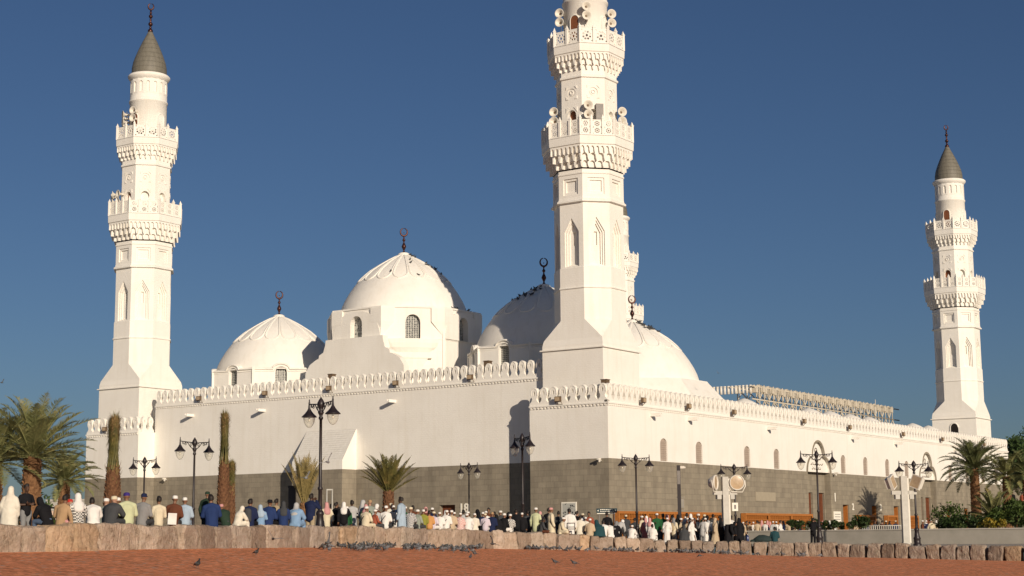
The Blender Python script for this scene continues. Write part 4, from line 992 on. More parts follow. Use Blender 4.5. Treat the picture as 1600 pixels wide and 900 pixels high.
# ------------------------------------------------------------------ floodlight poles, camera pole, signs
def flood_pole(x, ytop, d, label, square):
    P = at(x, ytop, d); g = ground_at(P); h = P.z-g; t = thing('floodlight_pole', label, 'floodlight pole', (P.x,P.y,g), -atan2(P.x,P.y)+(.35 if not square else .3))
    mb = MB(); mb.box(-.17,.17,-.15,.15,0,h); mb.box(-.19,.19,-.17,.17,0,.25); mb.build('post', M_WHITEPOLE, t)
    mb = MB(); mb.box(.172,.26,-.10,.10,.2,h-.1); mb.build('cable_cover', M_HORN, t)
    for sx, rz in ((-1, .95 if not square else 1.0), (1, -.15 if not square else -.95)):
        a = MB(); a.box(min(sx*.17,sx*.68), max(sx*.17,sx*.68), -.10,.10,h-.98,h-.78); a.box(min(sx*.26,sx*.50), max(sx*.26,sx*.50),-.16,.16,h-1.22,h-.985); a.build('bracket', M_WHITEPOLE, t)
        M = Matrix.Translation((sx*.64, -.18, h-.32)) @ Matrix.Rotation(-rz*sx if 0 else rz*(1), 4, 'Z')
        if not square:
            b = MB(); b.lathe([(.0001,.34),(.22,.33),(.30,.20),(.40,.02),(.42,-.02),(.42,-.10),(.38,-.10),(.36,-.03)], 24, M=M @ Matrix.Rotation(-pi/2,4,'X'))
            fl = b.build('floodlight', M_HORN, t)
            g_ = MB(); g_.lathe([(.0001,-.07),(.2,-.065),(.36,-.05)], 24, M=M @ Matrix.Rotation(-pi/2,4,'X')); g_.build('lens', M_LENS, fl)
            y = MB(); y.tube([M @ Vector(p) for p in ((-.46,.05,.12),(-.47,.0,-.2),(-.3,0,-.52),(.3,0,-.52),(.47,0,-.2),(.46,.05,.12))], .03, 6); y.build('yoke', M_HORN, fl)
        else:
            M = M @ Matrix.Rotation(.35*sx, 4, 'Y') @ Matrix.Rotation(-.2, 4, 'X'); b = MB(); b.box(-.34,.34,-.06,.10,-.36,.36,M); b.box(-.24,.24,.10,.34,-.26,.26,M); fl = b.build('floodlight', M_HORN, t)
            g_ = MB(); g_.box(-.28,.28,-.066,-.062,-.30,.30,M); g_.build('lens', M_LENS, fl)
    return t
flood_pole(1132, 745, 89.5, 'pale square pole carrying two round floodlights', False)
flood_pole(1411, 744, 89, 'pale square pole carrying two square floodlights', True)
P = at(1060, 727, 90); g = ground_at(P); t = thing('camera_pole', 'tall slim black pole with a grey panel near its top, before the shoe racks', 'pole', (P.x,P.y,g), -atan2(P.x,P.y)); h = P.z-g
mb = MB(); mb.box(-.10,.10,-.10,.10,0,h); mb.box(-.16,.16,-.16,.16,0,.1); mb.build('post', M_BLACK, t)
mb = MB(); mb.box(-.085,.085,-.125,-.102,h-1.05,h-.3); mb.build('panel', M_GREYMET, t)
mb = MB(); mb.box(.1,.32,-.1,.06,h-.18,h-.05); mb.ball((.34,-.05,h-.13),.06,8); mb.build('camera', M_HORN, t)
mb = MB(); mb.box(.10,.26,-.06,.08,h-2.35,h-1.85); mb.box(-.16,.32,-.02,.02,h-1.78,h-1.74); mb.box(-.16,.32,-.02,.02,h-2.5,h-2.46); mb.build('junction_box', M_CONC2, t)
P = at(457, 759, 92); g = ground_at(P); t = thing('bollard_post', 'dark square post with a small overhanging top, standing left of the biggest lamp', 'post', (P.x,P.y,g), 0); h = P.z-g
mb = MB(); mb.box(-.20,.20,-.2,.2,0,h-.12); mb.build('post', M_BLACK, t); mb = MB(); mb.box(-.22,.6,-.25,.25,h-.118,h); mb.build('top_plate', M_BLACK, t)
P = at(515, 764, 72); g = ground_at(P); t = thing('sign_frame', 'thin pale double post sign frame just right of the biggest lamp', 'sign', (P.x,P.y,g), 0); h = P.z-g
mb = MB(); mb.tube([(-.12,0,0),(-.12,0,h)], .03, 6); mb.tube([(.12,0,0),(.12,0,h)], .03, 6); mb.box(-.14,.14,-.02,.02,h-.06,h); mb.box(-.3,.3,-.2,.2,.6,.66); mb.build('posts', M_WHITEPOLE, t)
mb = MB(); mb.box(-.22,.22,-.04,-.02,h-1.2,h-.9); mb.build('sign_plate', M_WHITEPOLE, t)
P = at(948, 797.5, 97); g = ground_at(P); t = thing('direction_sign', 'dark teal direction sign with white arrows at both ends, near the building corner', 'sign', (P.x,P.y,g), -atan2(P.x,P.y)); h = P.z-g
mb = MB(); mb.box(-.62,.62,-.04,.0,h-.14,h+.12); mb.build('board', M_TEAL, t)
mb = MB(); mb.box(-.58,.50,-.045,-.005,h-.20,h-.155); mb.build('bottom_strip', M_NUM, t)
mb = MB(); mb.tube([(-.45,.03,0),(-.45,.03,h+.1)], .03, 6); mb.tube([(.45,.03,0),(.45,.03,h+.1)], .03, 6); mb.build('posts', M_GREYMET, t)
for sx in (-1, 1):
    mb = MB(); mb.add([(sx*.57,-.046,h-.01),(sx*.49,-.046,h+.05),(sx*.49,-.046,h-.07)], [(0,1,2)]); mb.build('arrow', M_NUM, t)
mb = MB(); rnd = random.Random(5)
for row in (0, 1):
    x = -.40
    while x < .40: w = rnd.uniform(.03,.10); mb.box(x, x+w, -.046, -.042, h+.025-row*.10, h+.055-row*.10+rnd.uniform(0,.02)); x += w+.02
mb.build('lettering', M_NUM, t)
mb = MB(); mb.box(-.17,.17,-.03,.0,-.24,.24); P = at(1148.5, 792, 94.8); o = mb.build('lamp_notice', M_NUM); o.location = P; tag(o, 'small white notice plate fixed to the lamp post behind the round floodlights', 'notice')
mb = MB(); mb.add([(-.06,-.034,-.12),(.06,-.034,-.12),(.06,-.034,.12),(-.06,-.034,.12)], [(0,1,2,3)]); mb.build('symbol', M_GREYMET, o)
# white low railing beyond the planter
P0, P1 = at(1344, 824, 112), at(1412, 824, 112); t = thing('white_railing', 'low white railing of thin uprights beyond the planter wall, left of the square floodlight pole', 'railing', (P0.x, P0.y, 0), atan2(P1.y-P0.y, P1.x-P0.x)); Lr = (P1-P0).length
mb = MB(); mb.tube([(0,0,1.05),(Lr,0,1.05)], .03, 6); mb.tube([(0,0,.3),(Lr,0,.3)], .025, 6); mb.build('rail', M_WHITEPOLE, t)
mb = MB()
for i in range(int(Lr/.14)): mb.box(i*.14, i*.14+.05, -.02, .02, 0, 1.05)
mb.build('uprights', M_WHITEPOLE, t)

# ------------------------------------------------------------------ far buildings on the left
def house(P, w, d, h, rz, label, mt, nwin=3):
    t = thing('far_house', label, 'house', (P[0],P[1],-.3), rz); mb = MB(); mb.box(-w/2,w/2,-d/2,d/2,0,h); mb.build('wall', mt, t)
    mb = MB(); mb.box(-w/2-.2,w/2+.2,-d/2-.2,d/2+.2,h+.003,h+.35); mb.build('roof', M_CONC, t)
    for i in range(nwin):
        x = -w/2+w*(i+.5)/nwin; mb = MB(); mb.box(x-.6,x+.6,-d/2-.05,-d/2+.05,h-2.6,h-1.1); mb.build('window', M_DARK, t)
P = at(105, 795, 300); house((P.x,P.y), 9, 8, 6.2, .2, 'small pink house far behind the small left palm', M_PINK, 2)
P = at(120, 790, 330); house((P.x,P.y), 9, 8, 8.6, -.1, 'pale house with flat roof far behind the seated people at the left', M_CONC, 3)
P = at(20, 800, 360); house((P.x,P.y), 26, 8, 5.5, .05, 'low tan house far behind the leftmost palms', M_SAND, 4)
P = at(80, 797, 320); house((P.x,P.y), 12, 8, 4.8, .05, 'low cream house far between the two left palms', M_CONC, 3)
# ------------------------------------------------------------------ palms
def frond(mb, base, az, el0, L, droop, rnd, leaf=.5, dens=46, lift=.55, wid=.028, twist=0, side=0, clump=0):
    """date palm frond: arching stem, stiff narrow leaflets in a V, shortening to the tip"""
    n = 12; pts = [Vector(base)]; el = el0; a = az
    for i in range(n):
        st = L/n; d = Vector((cos(a)*cos(el), sin(a)*cos(el), sin(el))); pts.append(pts[-1]+d*st); el -= droop/n*(.5+1.2*i/n); a += side/n
    mb.tube(pts, [.035*(1-.85*i/n) for i in range(n+1)], 5)
    for j in range(dens):
        t = .10+.90*(j+rnd.random()*.6)/dens; k = min(n-1, int(t*n)); f = t*n-k; p = pts[k].lerp(pts[k+1], f); ax = (pts[k+1]-pts[k]).normalized()
        sd = ax.cross(Vector((0,0,1))); sd = sd.normalized() if sd.length > .01 else Vector((1,0,0)); up = sd.cross(ax)
        ll = leaf*(sin(pi*min(1,(t*.92+.12)))**.6)*rnd.uniform(.8,1.15)
        for sgn in (-1, 1):
            li = lift*rnd.uniform(.5,1.4); d = (sd*sgn*cos(li)+up*sin(li)*.8+ax*rnd.uniform(.5,.9)+Vector((0,0,-.12*rnd.random()))).normalized()
            q = p+d*ll; q.z -= ll*.12*rnd.random(); w = ax*wid; m = p.lerp(q, .45)+up*.01
            mb.add([p-w*.6, p+w*.6, m+w, q, m-w], [(0,1,2,4),(4,2,3)])
def palm(name, P, label, th, rr, nf, fl, leaf, mt, seed, tmt=None, els=(1.35,-.35), droop=(.7,1.5), base=None, lean=0, group='date palms', tap=.2, skirt=0, azs=None, dens=46, wid=.028):
    rnd = random.Random(seed); g = base if base is not None else ground_at(P); t = thing(name, label, 'palm tree', (P.x,P.y,g), rnd.uniform(0,6) if not azs else 0, group)
    mb = MB(); m = max(6, int(th/.25)); pr = []
    for i in range(m+1): z = -.2+(th+.2)*i/m; pr.append((rr*(1.12-tap*(i/m)**2+.06*sin(i*2.3)), z))
    mb.lathe(pr+[(.01, th)], 14)
    # leaf-base scales in a spiral
    N = int(th/.085*7/1.6); ga = 2.39996
    for i in range(N):
        z = th*(i+.5)/N; a = i*ga; r0 = rr*(1.1-tap*(z/th)**2); w = rr*.42; hgt = .17; o = .075+.03*rnd.random()
        e = Vector((cos(a),sin(a),0)); tt = Vector((-sin(a),cos(a),0)); c = e*r0*.96+Vector((0,0,z))
        mb.add([c-tt*w-Vector((0,0,hgt*.7)), c+tt*w-Vector((0,0,hgt*.7)), c+e*o+tt*w*.45+Vector((0,0,hgt*.55)), c+e*o-tt*w*.45+Vector((0,0,hgt*.55)), c-e*.02+Vector((0,0,hgt*.5))], [(0,1,2,3),(1,4,2),(0,3,4),(3,2,4)])
    mb.build('trunk', tmt or M_TRUNK, t, merge=False)
    mb = MB()
    for i in range(nf):
        f = (i+.5)/nf; a = i*ga+rnd.uniform(-.2,.2); el = els[0]+(els[1]-els[0])*f**1.15+rnd.uniform(-.12,.12)
        if azs: a = rnd.uniform(*azs)+(pi if i % 2 else 0)
        L = fl*rnd.uniform(.82,1.08)*(1-.25*max(0,.3-f))
        b = Vector((cos(a)*rr*.55, sin(a)*rr*.55, th-.05+.3*(1-f)))
        frond(mb, b, a, el, L, rnd.uniform(*droop)*(1-.3*f), rnd, leaf, dens, side=rnd.uniform(-.25,.25), wid=wid)
    mb.build('crown', mt, t, fix=False)
    return t
def tied_palm(P, label, th, rr, bh, seed, small=None):
    rnd = random.Random(seed); t = palm('tied_palm', P, label, th, rr, 0, 1, .3, M_TIEDPALM, seed, M_TRUNK2, group='palms with tied up fronds', tap=.5)
    for c in list(t.children):
        if c.name.startswith('crown'): bpy.data.objects.remove(c)
    t.rotation_euler = (0,0,0)
    mb = MB(); tie = .62
    for i in range(46):
        a = rnd.uniform(0, 2*pi); r0 = rr*rnd.uniform(.5,.9); rt = rr*rnd.uniform(.2,.58); top = bh*rnd.uniform(.8,1.02); pts = []
        rb = rr*rnd.uniform(.15,.72)
        for j in range(9):
            f = j/8; r = r0+(rt-r0)*min(1,f/.45) if f < .45 else rt+(rb-rt)*min(1,(f-.45)/.35) if f < .8 else rb*(1-.25*(f-.8)/.2)
            aa = a+.25*sin(3*f); pts.append((cos(aa)*r, sin(aa)*r, th-.1+top*f))
        mb.tube(pts, [.03*(1-.8*j/8) for j in range(9)], 4)
        for j in range(70):
            f = .25+.75*j/70; k = min(7, int(f*8)); p = Vector(pts[k]).lerp(Vector(pts[k+1]), f*8-k); d = Vector((cos(a)*.35*rnd.random()+rnd.uniform(-.2,.2), sin(a)*.35*rnd.random()+rnd.uniform(-.2,.2), 1 if rnd.random() < .8 else -.6)).normalized()
            ll = rnd.uniform(.2,.5); w = Vector((-sin(a),cos(a),0))*.015; mb.add([p-w, p+w, p+d*ll], [(0,1,2)])
    mb.build('fronds', M_TIEDPALM, t, fix=False)
    mb = MB()
    for i in range(1500):
        f = rnd.uniform(.55, 1.0)**.8; a = rnd.uniform(0,2*pi); r = rr*(.30+.34*max(0,f-.5)/.5)*rnd.uniform(.4,1.05); p = Vector((cos(a)*r, sin(a)*r, th-.1+bh*f*.97)); d = Vector((cos(a)*rnd.uniform(0,.5), sin(a)*rnd.uniform(0,.5), rnd.uniform(-.5,1))).normalized()
        w = Vector((-sin(a),cos(a),0))*.02; mb.add([p-w, p+w, p+d*rnd.uniform(.15,.32)], [(0,1,2)])
    mb.build('frond_tips', M_STRAW, t, fix=False)
    mb = MB()
    for i in range(40):
        a = rnd.uniform(0,2*pi); p = Vector((cos(a)*rr*.9, sin(a)*rr*.9, th*rnd.uniform(.75,1.02))); q = p+Vector((cos(a)*.12,sin(a)*.12,rnd.uniform(.1,.35))); w = Vector((-sin(a),cos(a),0))*.03; mb.add([p-w,p+w,q],[(0,1,2)])
    mb.build('cut_stubs', M_STRAW, t, fix=False)
    mb = MB()
    for f, r in ((.42,.40),(.52,.40)):
        mb.tube([(cos(2*pi*i/16)*rr*r*1.05, sin(2*pi*i/16)*rr*r*1.05, th-.1+bh*f) for i in range(17)], .02, 5)
    mb.build('rope', M_STRAW, t)
    return t
P = at(51, 715, 62); palm('date_palm', P, 'large green date palm with thick trunk at the left, left of the tied palms', P.z-ground_at(P), .29, 60, 2.5, .44, M_GREENPALM, 11, els=(1.5,.05), droop=(.6,1.35), dens=66, wid=.014)
P = at(-9, 722, 62); palm('date_palm', P, 'date palm cut off by the left edge of the photo', P.z-ground_at(P), .27, 40, 2.5, .44, M_GREENPALM, 12, els=(1.3,-.2), dens=70, wid=.016)
P = at(101, 752, 88); palm('date_palm', P, 'smaller date palm with drooping fronds just right of the large left palm', P.z-ground_at(P), .26, 52, 2.1, .38, M_GREENPALM, 13, els=(1.35,-.25), droop=(.7,1.6), dens=64, wid=.017)
P = at(177, 730, 70); tied_palm(P, 'palm with fronds tied up in front of the far left bay', P.z-ground_at(P), .33, at(177,650,70).z-P.z, 21)
P = at(350, 722, 84); tied_palm(P, 'tallest tied up palm, right of a street lamp in front of the long wall', P.z-ground_at(P), .29, at(350,645,84).z-P.z, 22)
P = at(362, 756, 88); tied_palm(P, 'short dry tied palm close behind the taller tied palm', P.z-ground_at(P), .17, at(362,724,88).z-P.z, 23)
P = at(475, 786, 90); palm('dry_palm', P, 'young palm with dry upright fronds, left of the biggest lamp', max(.4,P.z-ground_at(P)), .18, 34, 2.6, .34, M_DRYPALM, 31, dens=56, wid=.016, els=(1.52,1.10), droop=(.0,.22), group='young palms by the wall')
P = at(607, 768, 92); palm('date_palm', P, 'green palm with stiff rising fronds against the left wall, right of the buttress', P.z-ground_at(P), .28, 40, 2.15, .34, M_TIEDPALM, 32, M_TRUNK2, els=(1.5,.62), droop=(.0,.7), dens=70, wid=.014)
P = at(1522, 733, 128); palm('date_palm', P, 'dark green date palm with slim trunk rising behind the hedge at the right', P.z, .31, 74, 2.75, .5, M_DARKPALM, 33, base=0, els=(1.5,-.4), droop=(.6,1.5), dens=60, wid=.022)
P = at(1572, 745, 122); palm('date_palm', P, 'pale green date palm behind the dark one at the right edge', P.z-.2, .25, 34, 2.3, .42, M_GREENPALM, 34, base=.2, els=(1.3,-.5))
P = at(1551, 795, 101); palm('date_palm', P, 'short young palm between the two right palms, above the hedge', .9, .18, 22, 1.9, .36, M_GREENPALM, 35, base=.5, els=(1.45,.2), droop=(.3,.9))
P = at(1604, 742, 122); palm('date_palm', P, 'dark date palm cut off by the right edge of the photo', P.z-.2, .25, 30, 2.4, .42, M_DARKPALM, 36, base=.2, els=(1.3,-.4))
# ------------------------------------------------------------------ shrubs
def shrub(P, base, w, h, n, mt, label, name='shrub', seed=0, ls=.09, stems=5, group='shrubs in the planter', shape=.6):
    rnd = random.Random(seed); t = thing(name, label, 'shrub', (P.x,P.y,base), 0, group)
    mb = MB(); blobs = []
    for i in range(max(4, int(w*4))):
        blobs.append((rnd.uniform(-w/2,w/2)*.85, rnd.uniform(-w/4,w/4), h*rnd.uniform(.35,.9 if h < 1.2 else .85), rnd.uniform(.22,.42)*min(h,1.6)))
    for i in range(n):
        c = rnd.choice(blobs); v = Vector((rnd.gauss(0,1),rnd.gauss(0,1),rnd.gauss(0,1))).normalized()*c[3]*rnd.uniform(.55,1.08)
        p = Vector(c[:3])+v*Vector((1.2,1.0,.9)); p.z = max(.02, p.z)
        a = Vector((rnd.gauss(0,1),rnd.gauss(0,1),rnd.gauss(0,1))).normalized(); b = a.cross(Vector((rnd.random(),rnd.random(),1))).normalized(); s = ls*rnd.uniform(.6,1.3)
        mb.add([p-a*s, p+b*s*.45, p+a*s, p-b*s*.45], [(0,1,2,3)])
    mb.build('foliage', mt, t, fix=False)
    mb = MB()
    for i in range(stems*2):
        c = rnd.choice(blobs); mb.tube([(c[0]*.4,c[1]*.4,-.1),(c[0]*.75,c[1]*.7,c[2]*.5),(c[0],c[1],c[2])], [.03,.02,.008], 5)
    mb.build('stems', M_TRUNK, t); return t
sh = [(1250,822,103,2.6,.75,M_HEDGE,'low rounded hedge left of the first arched portal',.7),
      (1300,822,103,1.6,.6,M_HEDGE,'low dark hedge just right of the lamp in front of the portal',.7),
      (1325,821,103,2.4,.85,M_HEDGE,'low rounded hedge under door number 2',.7),
      (1476,815,99,2.4,.95,M_HEDGE,'clipped dark green hedge left of the dark palm',.55),
      (1510,815,98,2.8,.95,M_HEDGE,'clipped hedge at the foot of the dark palm',.55),
      (1488,790,101,2.0,2.0,M_SHRUB,'airy bush of long twigs behind the clipped hedge',.5),
      (1548,822,97.5,1.6,.75,M_YELLOWLEAF,'small yellow leaved bush in the planter',.55),
      (1545,806,101,2.2,1.15,M_HEDGE,'dark bush between the dark palm and the right bushes',.5),
      (1582,790,99,2.6,1.7,M_SHRUB,'tall bright green bush near the right edge',.5),
      (1608,780,100,2.6,1.9,M_SHRUB,'tall leafy bush cut off by the right edge',.5)]
for i, (x, y, d, w, h, mt, lab, base) in enumerate(sh):
    P = at(x, y, d); airy = 'airy' in lab; shrub(P, base, w, h, int(900*w*min(h,2.2)**1.1*(.16 if airy else 1)), mt, lab, seed=50+i, ls=.11 if h > 1 else .08)
for i, (x, d, w, h, lab) in enumerate(((14,70,3.0,2.4,'dark leafy bush behind the person in the cream cloak'),(68,74,2.2,1.5,'dry twiggy bush behind the woman in black'),(32,72,1.8,2.9,'thin tall shrub between the two leftmost palms'))):
    P = at(x, 800, d); shrub(P, ground_at(P), w, h, 1500 if i != 2 else 500, M_SHRUB, lab, seed=80+i, ls=.12, group='shrubs behind the left wall')
for i, (x, d, h) in enumerate(((1578,190,9.5),(1600,180,12),(1625,185,13))):
    P = at(x, 760, d); rnd = random.Random(90+i); t = thing('dark_tree', ['dark leafy tree far behind the right palms','dark leafy tree at the right edge beyond the mosque','big dark tree cut off by the right edge'][i], 'tree', (P.x,P.y,-.3), 0, 'trees beyond the mosque')
    mb = MB()
    bl = [(rnd.uniform(-3,3), rnd.uniform(-3,3), h*rnd.uniform(.45,.85), rnd.uniform(1.0,2.0)) for _ in range(14)]
    for k in range(7000):
        c = rnd.choice(bl); v = Vector((rnd.gauss(0,1),rnd.gauss(0,1),rnd.gauss(0,1))).normalized()*c[3]*rnd.uniform(.5,1.05); p = Vector(c[:3])+v
        a = Vector((rnd.gauss(0,1),rnd.gauss(0,1),rnd.gauss(0,1))).normalized(); b = a.orthogonal().normalized(); s = .2*rnd.uniform(.6,1.3); mb.add([p-a*s,p+b*s*.5,p+a*s,p-b*s*.5],[(0,1,2,3)])
    mb.build('crown', M_HEDGE, t, fix=False); mb = MB(); mb.tube([(0,0,0),(0,0,h*.35),(.3,0,h*.6)],[.3,.22,.1],8)
    for c in bl[:8]: mb.tube([(0,0,h*.35),(c[0]*.5,c[1]*.5,h*.5),c[:3]],[.14,.08,.03],6)
    mb.build('trunk', M_TRUNK, t)
# ------------------------------------------------------------------ people
def caps(mb, p0, r0, p1, r1, n=10, ex=1.0):
    """closed tapered capsule; ex widens it sideways (x)"""
    p0, p1 = Vector(p0), Vector(p1); ax = (p1-p0); L = ax.length or 1e-4; ax = ax/L
    ref = Vector((1,0,0)) if abs(ax.x) < .8 else Vector((0,1,0)); a = (ref-ax*ref.dot(ax)).normalized(); b = ax.cross(a)
    rings = []
    for i in range(1, 4): ph = pi/2*(1-i/4+.0); rings.append((p0-ax*r0*sin(ph), r0*cos(ph)))
    rings.append((p0, r0)); rings.append((p1, r1))
    for i in range(3, 0, -1): ph = pi/2*(1-i/4); rings.append((p1+ax*r1*sin(ph), r1*cos(ph)))
    vs = [p0-ax*r0]; 
    for c, r in rings: vs += [c+a*(r*cos(2*pi*j/n)*ex)+b*(r*sin(2*pi*j/n)) for j in range(n)]
    vs.append(p1+ax*r1); m = len(rings); fs = [(0, 1+(j+1)%n, 1+j) for j in range(n)]
    for i in range(m-1): fs += [(1+i*n+j, 1+i*n+(j+1)%n, 1+(i+1)*n+(j+1)%n, 1+(i+1)*n+j) for j in range(n)]
    fs += [(1+(m-1)*n+j, 1+(m-1)*n+(j+1)%n, len(vs)-1) for j in range(n)]
    mb.add(vs, fs)
def skirt_tube(mb, secs, n=26, folds=.0):
    """closed cloth tube through elliptical sections (centre, rx, ry), folds growing to the hem"""
    vs = []; m = len(secs)
    for i, (c, rx, ry) in enumerate(secs):
        f = folds*i/(m-1)
        for j in range(n):
            a = 2*pi*j/n; k = 1+f*cos(a*7+i*.25); vs.append(Vector(c)+Vector((rx*cos(a)*k, ry*sin(a)*k, 0)))
    fs = [(i*n+j, (i+1)*n+j, (i+1)*n+(j+1)%n, i*n+(j+1)%n) for i in range(m-1) for j in range(n)]
    fs += [tuple(range(n)), tuple(reversed(range((m-1)*n, m*n)))]
    mb.add(vs, fs)
def melt(mb, name, vox, ratio=1.0, smooth=3):
    me = bpy.data.meshes.new('t'); me.from_pydata(mb.v, [], mb.f); bm = bmesh.new(); bm.from_mesh(me)
    # every closed piece gets outward normals, then all fuse into one skin
    bmesh.ops.recalc_face_normals(bm, faces=bm.faces); bm.to_mesh(me); bm.free()
    o = bpy.data.objects.new('t', me); COL.objects.link(o)
    r = o.modifiers.new('r', 'REMESH'); r.mode = 'VOXEL'; r.voxel_size = vox; r.use_smooth_shade = True
    if smooth: s = o.modifiers.new('s', 'SMOOTH'); s.factor = .5; s.iterations = smooth
    if ratio < 1: d = o.modifiers.new('d', 'DECIMATE'); d.ratio = ratio
    dg = bpy.context.evaluated_depsgraph_get(); out = bpy.data.meshes.new_from_object(o.evaluated_get(dg)); out.name = name
    bpy.data.objects.remove(o); bpy.data.meshes.remove(me)
    out.polygons.foreach_set('use_smooth', [True]*len(out.polygons)); out.update(); return out
def V3(*a): return Vector(a)
# pose: joints in metres, facing -y (towards the viewer when unrotated); z = 0 at the feet, or at the seat for sitters
def pose(kind):
    J = {}
    if kind in ('stand','fold','phone','walk','bend','reach'):
        J.update(pel=V3(0,0,.93), chest=V3(0,0,1.28), neck=V3(0,-.01,1.46), head=V3(0,-.035,1.62))
        for s, q in ((-1,'L'),(1,'R')):
            J['sh'+q] = V3(s*.185,0,1.40); J['el'+q] = V3(s*.245,.03,1.12); J['wr'+q] = V3(s*.25,-.05,.87)
            J['hip'+q] = V3(s*.09,0,.90); J['kn'+q] = V3(s*.10,-.02,.50); J['an'+q] = V3(s*.105,.02,.08)
        if kind == 'fold':
            J['elL'] = V3(-.26,-.03,1.13); J['elR'] = V3(.26,-.03,1.13); J['wrL'] = V3(.05,-.20,1.13); J['wrR'] = V3(-.06,-.22,1.17)
        if kind == 'phone':
            J['elL'] = V3(-.27,-.17,1.24); J['elR'] = V3(.27,-.17,1.24); J['wrL'] = V3(-.07,-.27,1.52); J['wrR'] = V3(.07,-.27,1.52)
        if kind == 'walk':
            J['knL'] = V3(-.10,-.18,.52); J['anL'] = V3(-.10,-.26,.10); J['knR'] = V3(.10,.05,.50); J['anR'] = V3(.10,.30,.14)
            J['wrL'] = V3(-.25,.14,.90); J['elL'] = V3(-.24,.12,1.14); J['wrR'] = V3(.24,-.22,.95); J['elR'] = V3(.24,-.03,1.13)
        if kind == 'reach':
            J['elL'] = V3(-.26,-.12,1.20); J['wrL'] = V3(-.16,-.34,1.22)
        if kind == 'bend':
            J.update(chest=V3(0,-.22,1.18), neck=V3(0,-.36,1.27), head=V3(0,-.47,1.34))
            for s, q in ((-1,'L'),(1,'R')): J['sh'+q] = V3(s*.185,-.30,1.24); J['el'+q] = V3(s*.22,-.34,.97); J['wr'+q] = V3(s*.15,-.42,.75)
    elif kind in ('sit','sitlean','sitside'):
        # seated on a ledge, thighs forward, shins hanging
        J.update(pel=V3(0,0,.10), chest=V3(0,-.02,.46), neck=V3(0,-.05,.64), head=V3(0,-.09,.79))
        for s, q in ((-1,'L'),(1,'R')):
            J['sh'+q] = V3(s*.185,-.03,.58); J['el'+q] = V3(s*.24,-.08,.31); J['wr'+q] = V3(s*.13,-.30,.24)
            J['hip'+q] = V3(s*.09,-.03,.10); J['kn'+q] = V3(s*.13,-.44,.12); J['an'+q] = V3(s*.12,-.46,-.32)
        if kind == 'sitlean':
            J.update(chest=V3(.02,-.12,.43), neck=V3(.03,-.22,.58), head=V3(.05,-.32,.70))
            for s, q in ((-1,'L'),(1,'R')): J['sh'+q] = V3(.02+s*.185,-.17,.53); J['el'+q] = V3(s*.22,-.30,.30); J['wr'+q] = V3(s*.10,-.46,.22)
        if kind == 'sitside':
            J['wrL'] = V3(-.34,-.05,.05); J['elL'] = V3(-.30,.02,.32); J['chest'] = V3(-.04,-.02,.46); J['neck'] = V3(-.06,-.05,.64); J['head'] = V3(-.05,-.10,.79)
    elif kind == 'cross':
        J.update(pel=V3(0,.02,.12), chest=V3(0,-.03,.46), neck=V3(0,-.08,.63), head=V3(0,-.13,.78))
        for s, q in ((-1,'L'),(1,'R')):
            J['sh'+q] = V3(s*.185,-.05,.57); J['el'+q] = V3(s*.26,-.12,.32); J['wr'+q] = V3(s*.14,-.34,.22)
            J['hip'+q] = V3(s*.09,-.02,.12); J['kn'+q] = V3(s*.34,-.32,.13); J['an'+q] = V3(-s*.06,-.36,.08)
    for q in 'LR':
        J['sh'+q] = J['sh'+q]*1.0; J['sh'+q].z -= .035; J['sh'+q].x *= .93
    return J
def body(J, kind):
    mb = MB()
    caps(mb, J['pel'], .125, J['pel'].lerp(J['chest'],.5), .115, 12, 1.15); caps(mb, J['pel'].lerp(J['chest'],.4), .112, J['chest'], .125, 12, 1.3); caps(mb, J['chest'], .125, J['neck']-V3(0,0,.08), .075, 12, 1.35)
    caps(mb, J['neck']-(J['head']-J['neck']).normalized()*.07, .055, J['head']-V3(0,0,.04), .05)
    h = J['head']; mb.ball(h+V3(0,.012,.035), (.078,.096,.088), 14); mb.ball(h+V3(0,-.02,-.035), (.060,.075,.075), 12); mb.ball(h+V3(0,-.052,-.085), (.032,.03,.03), 8)
    caps(mb, h+V3(0,-.085,.012), .009, h+V3(0,-.108,-.022), .014, 8); mb.ball(h+V3(0,-.078,.035), (.055,.02,.014), 8); mb.ball(h+V3(0,-.086,-.055), (.026,.012,.008), 8)
    for s in (-1,1): mb.ball(h+V3(s*.079,.01,-.005), (.011,.02,.03), 8); mb.ball(h+V3(s*.03,-.08,.012), (.013,.011,.010), 8)
    for s, q in ((-1,'L'),(1,'R')):
        caps(mb, J['chest'].lerp(J['neck'],.72), .07, J['sh'+q], .062); caps(mb, J['sh'+q], .058, J['el'+q], .040); caps(mb, J['el'+q], .041, J['wr'+q], .027)
        d = (J['wr'+q]-J['el'+q]).normalized(); sd = d.cross(V3(0,1,0)); sd = sd.normalized() if sd.length > .1 else V3(1,0,0); up = sd.cross(d)
        w = J['wr'+q]; pc = w+d*.055; caps(mb, w+d*.015, .026, pc+sd*.012, .028, 8); caps(mb, w+d*.02, .022, pc-sd*.018, .026, 8)
        for f in range(4):
            k = (f-1.5)*.021; L = (.062,.075,.070,.052)[f]; b0 = pc+sd*k+d*.02; b1 = b0+d*L*.55-up*.008; caps(mb, b0, .0105, b1, .0098, 6); caps(mb, b1, .0098, b1+(d*.8-up*.6).normalized()*L*.5, .0085, 6)
        t0 = w+d*.03+sd*(-.03)*s; caps(mb, t0, .013, t0+(d*.7-sd*.7*s).normalized()*.05, .0105, 6)
        caps(mb, J['hip'+q], .088, J['kn'+q], .055, 10); caps(mb, J['kn'+q], .055, J['an'+q]+(J['kn'+q]-J['an'+q])*.02, .036, 10)
        a = J['an'+q]; fd = V3(0,-1,0); caps(mb, a+V3(0,.03,-.03), .035, a+fd*.15+V3(0,0,-.045), .028, 8)
    return melt(mb, 'person', .011, .22, 2)
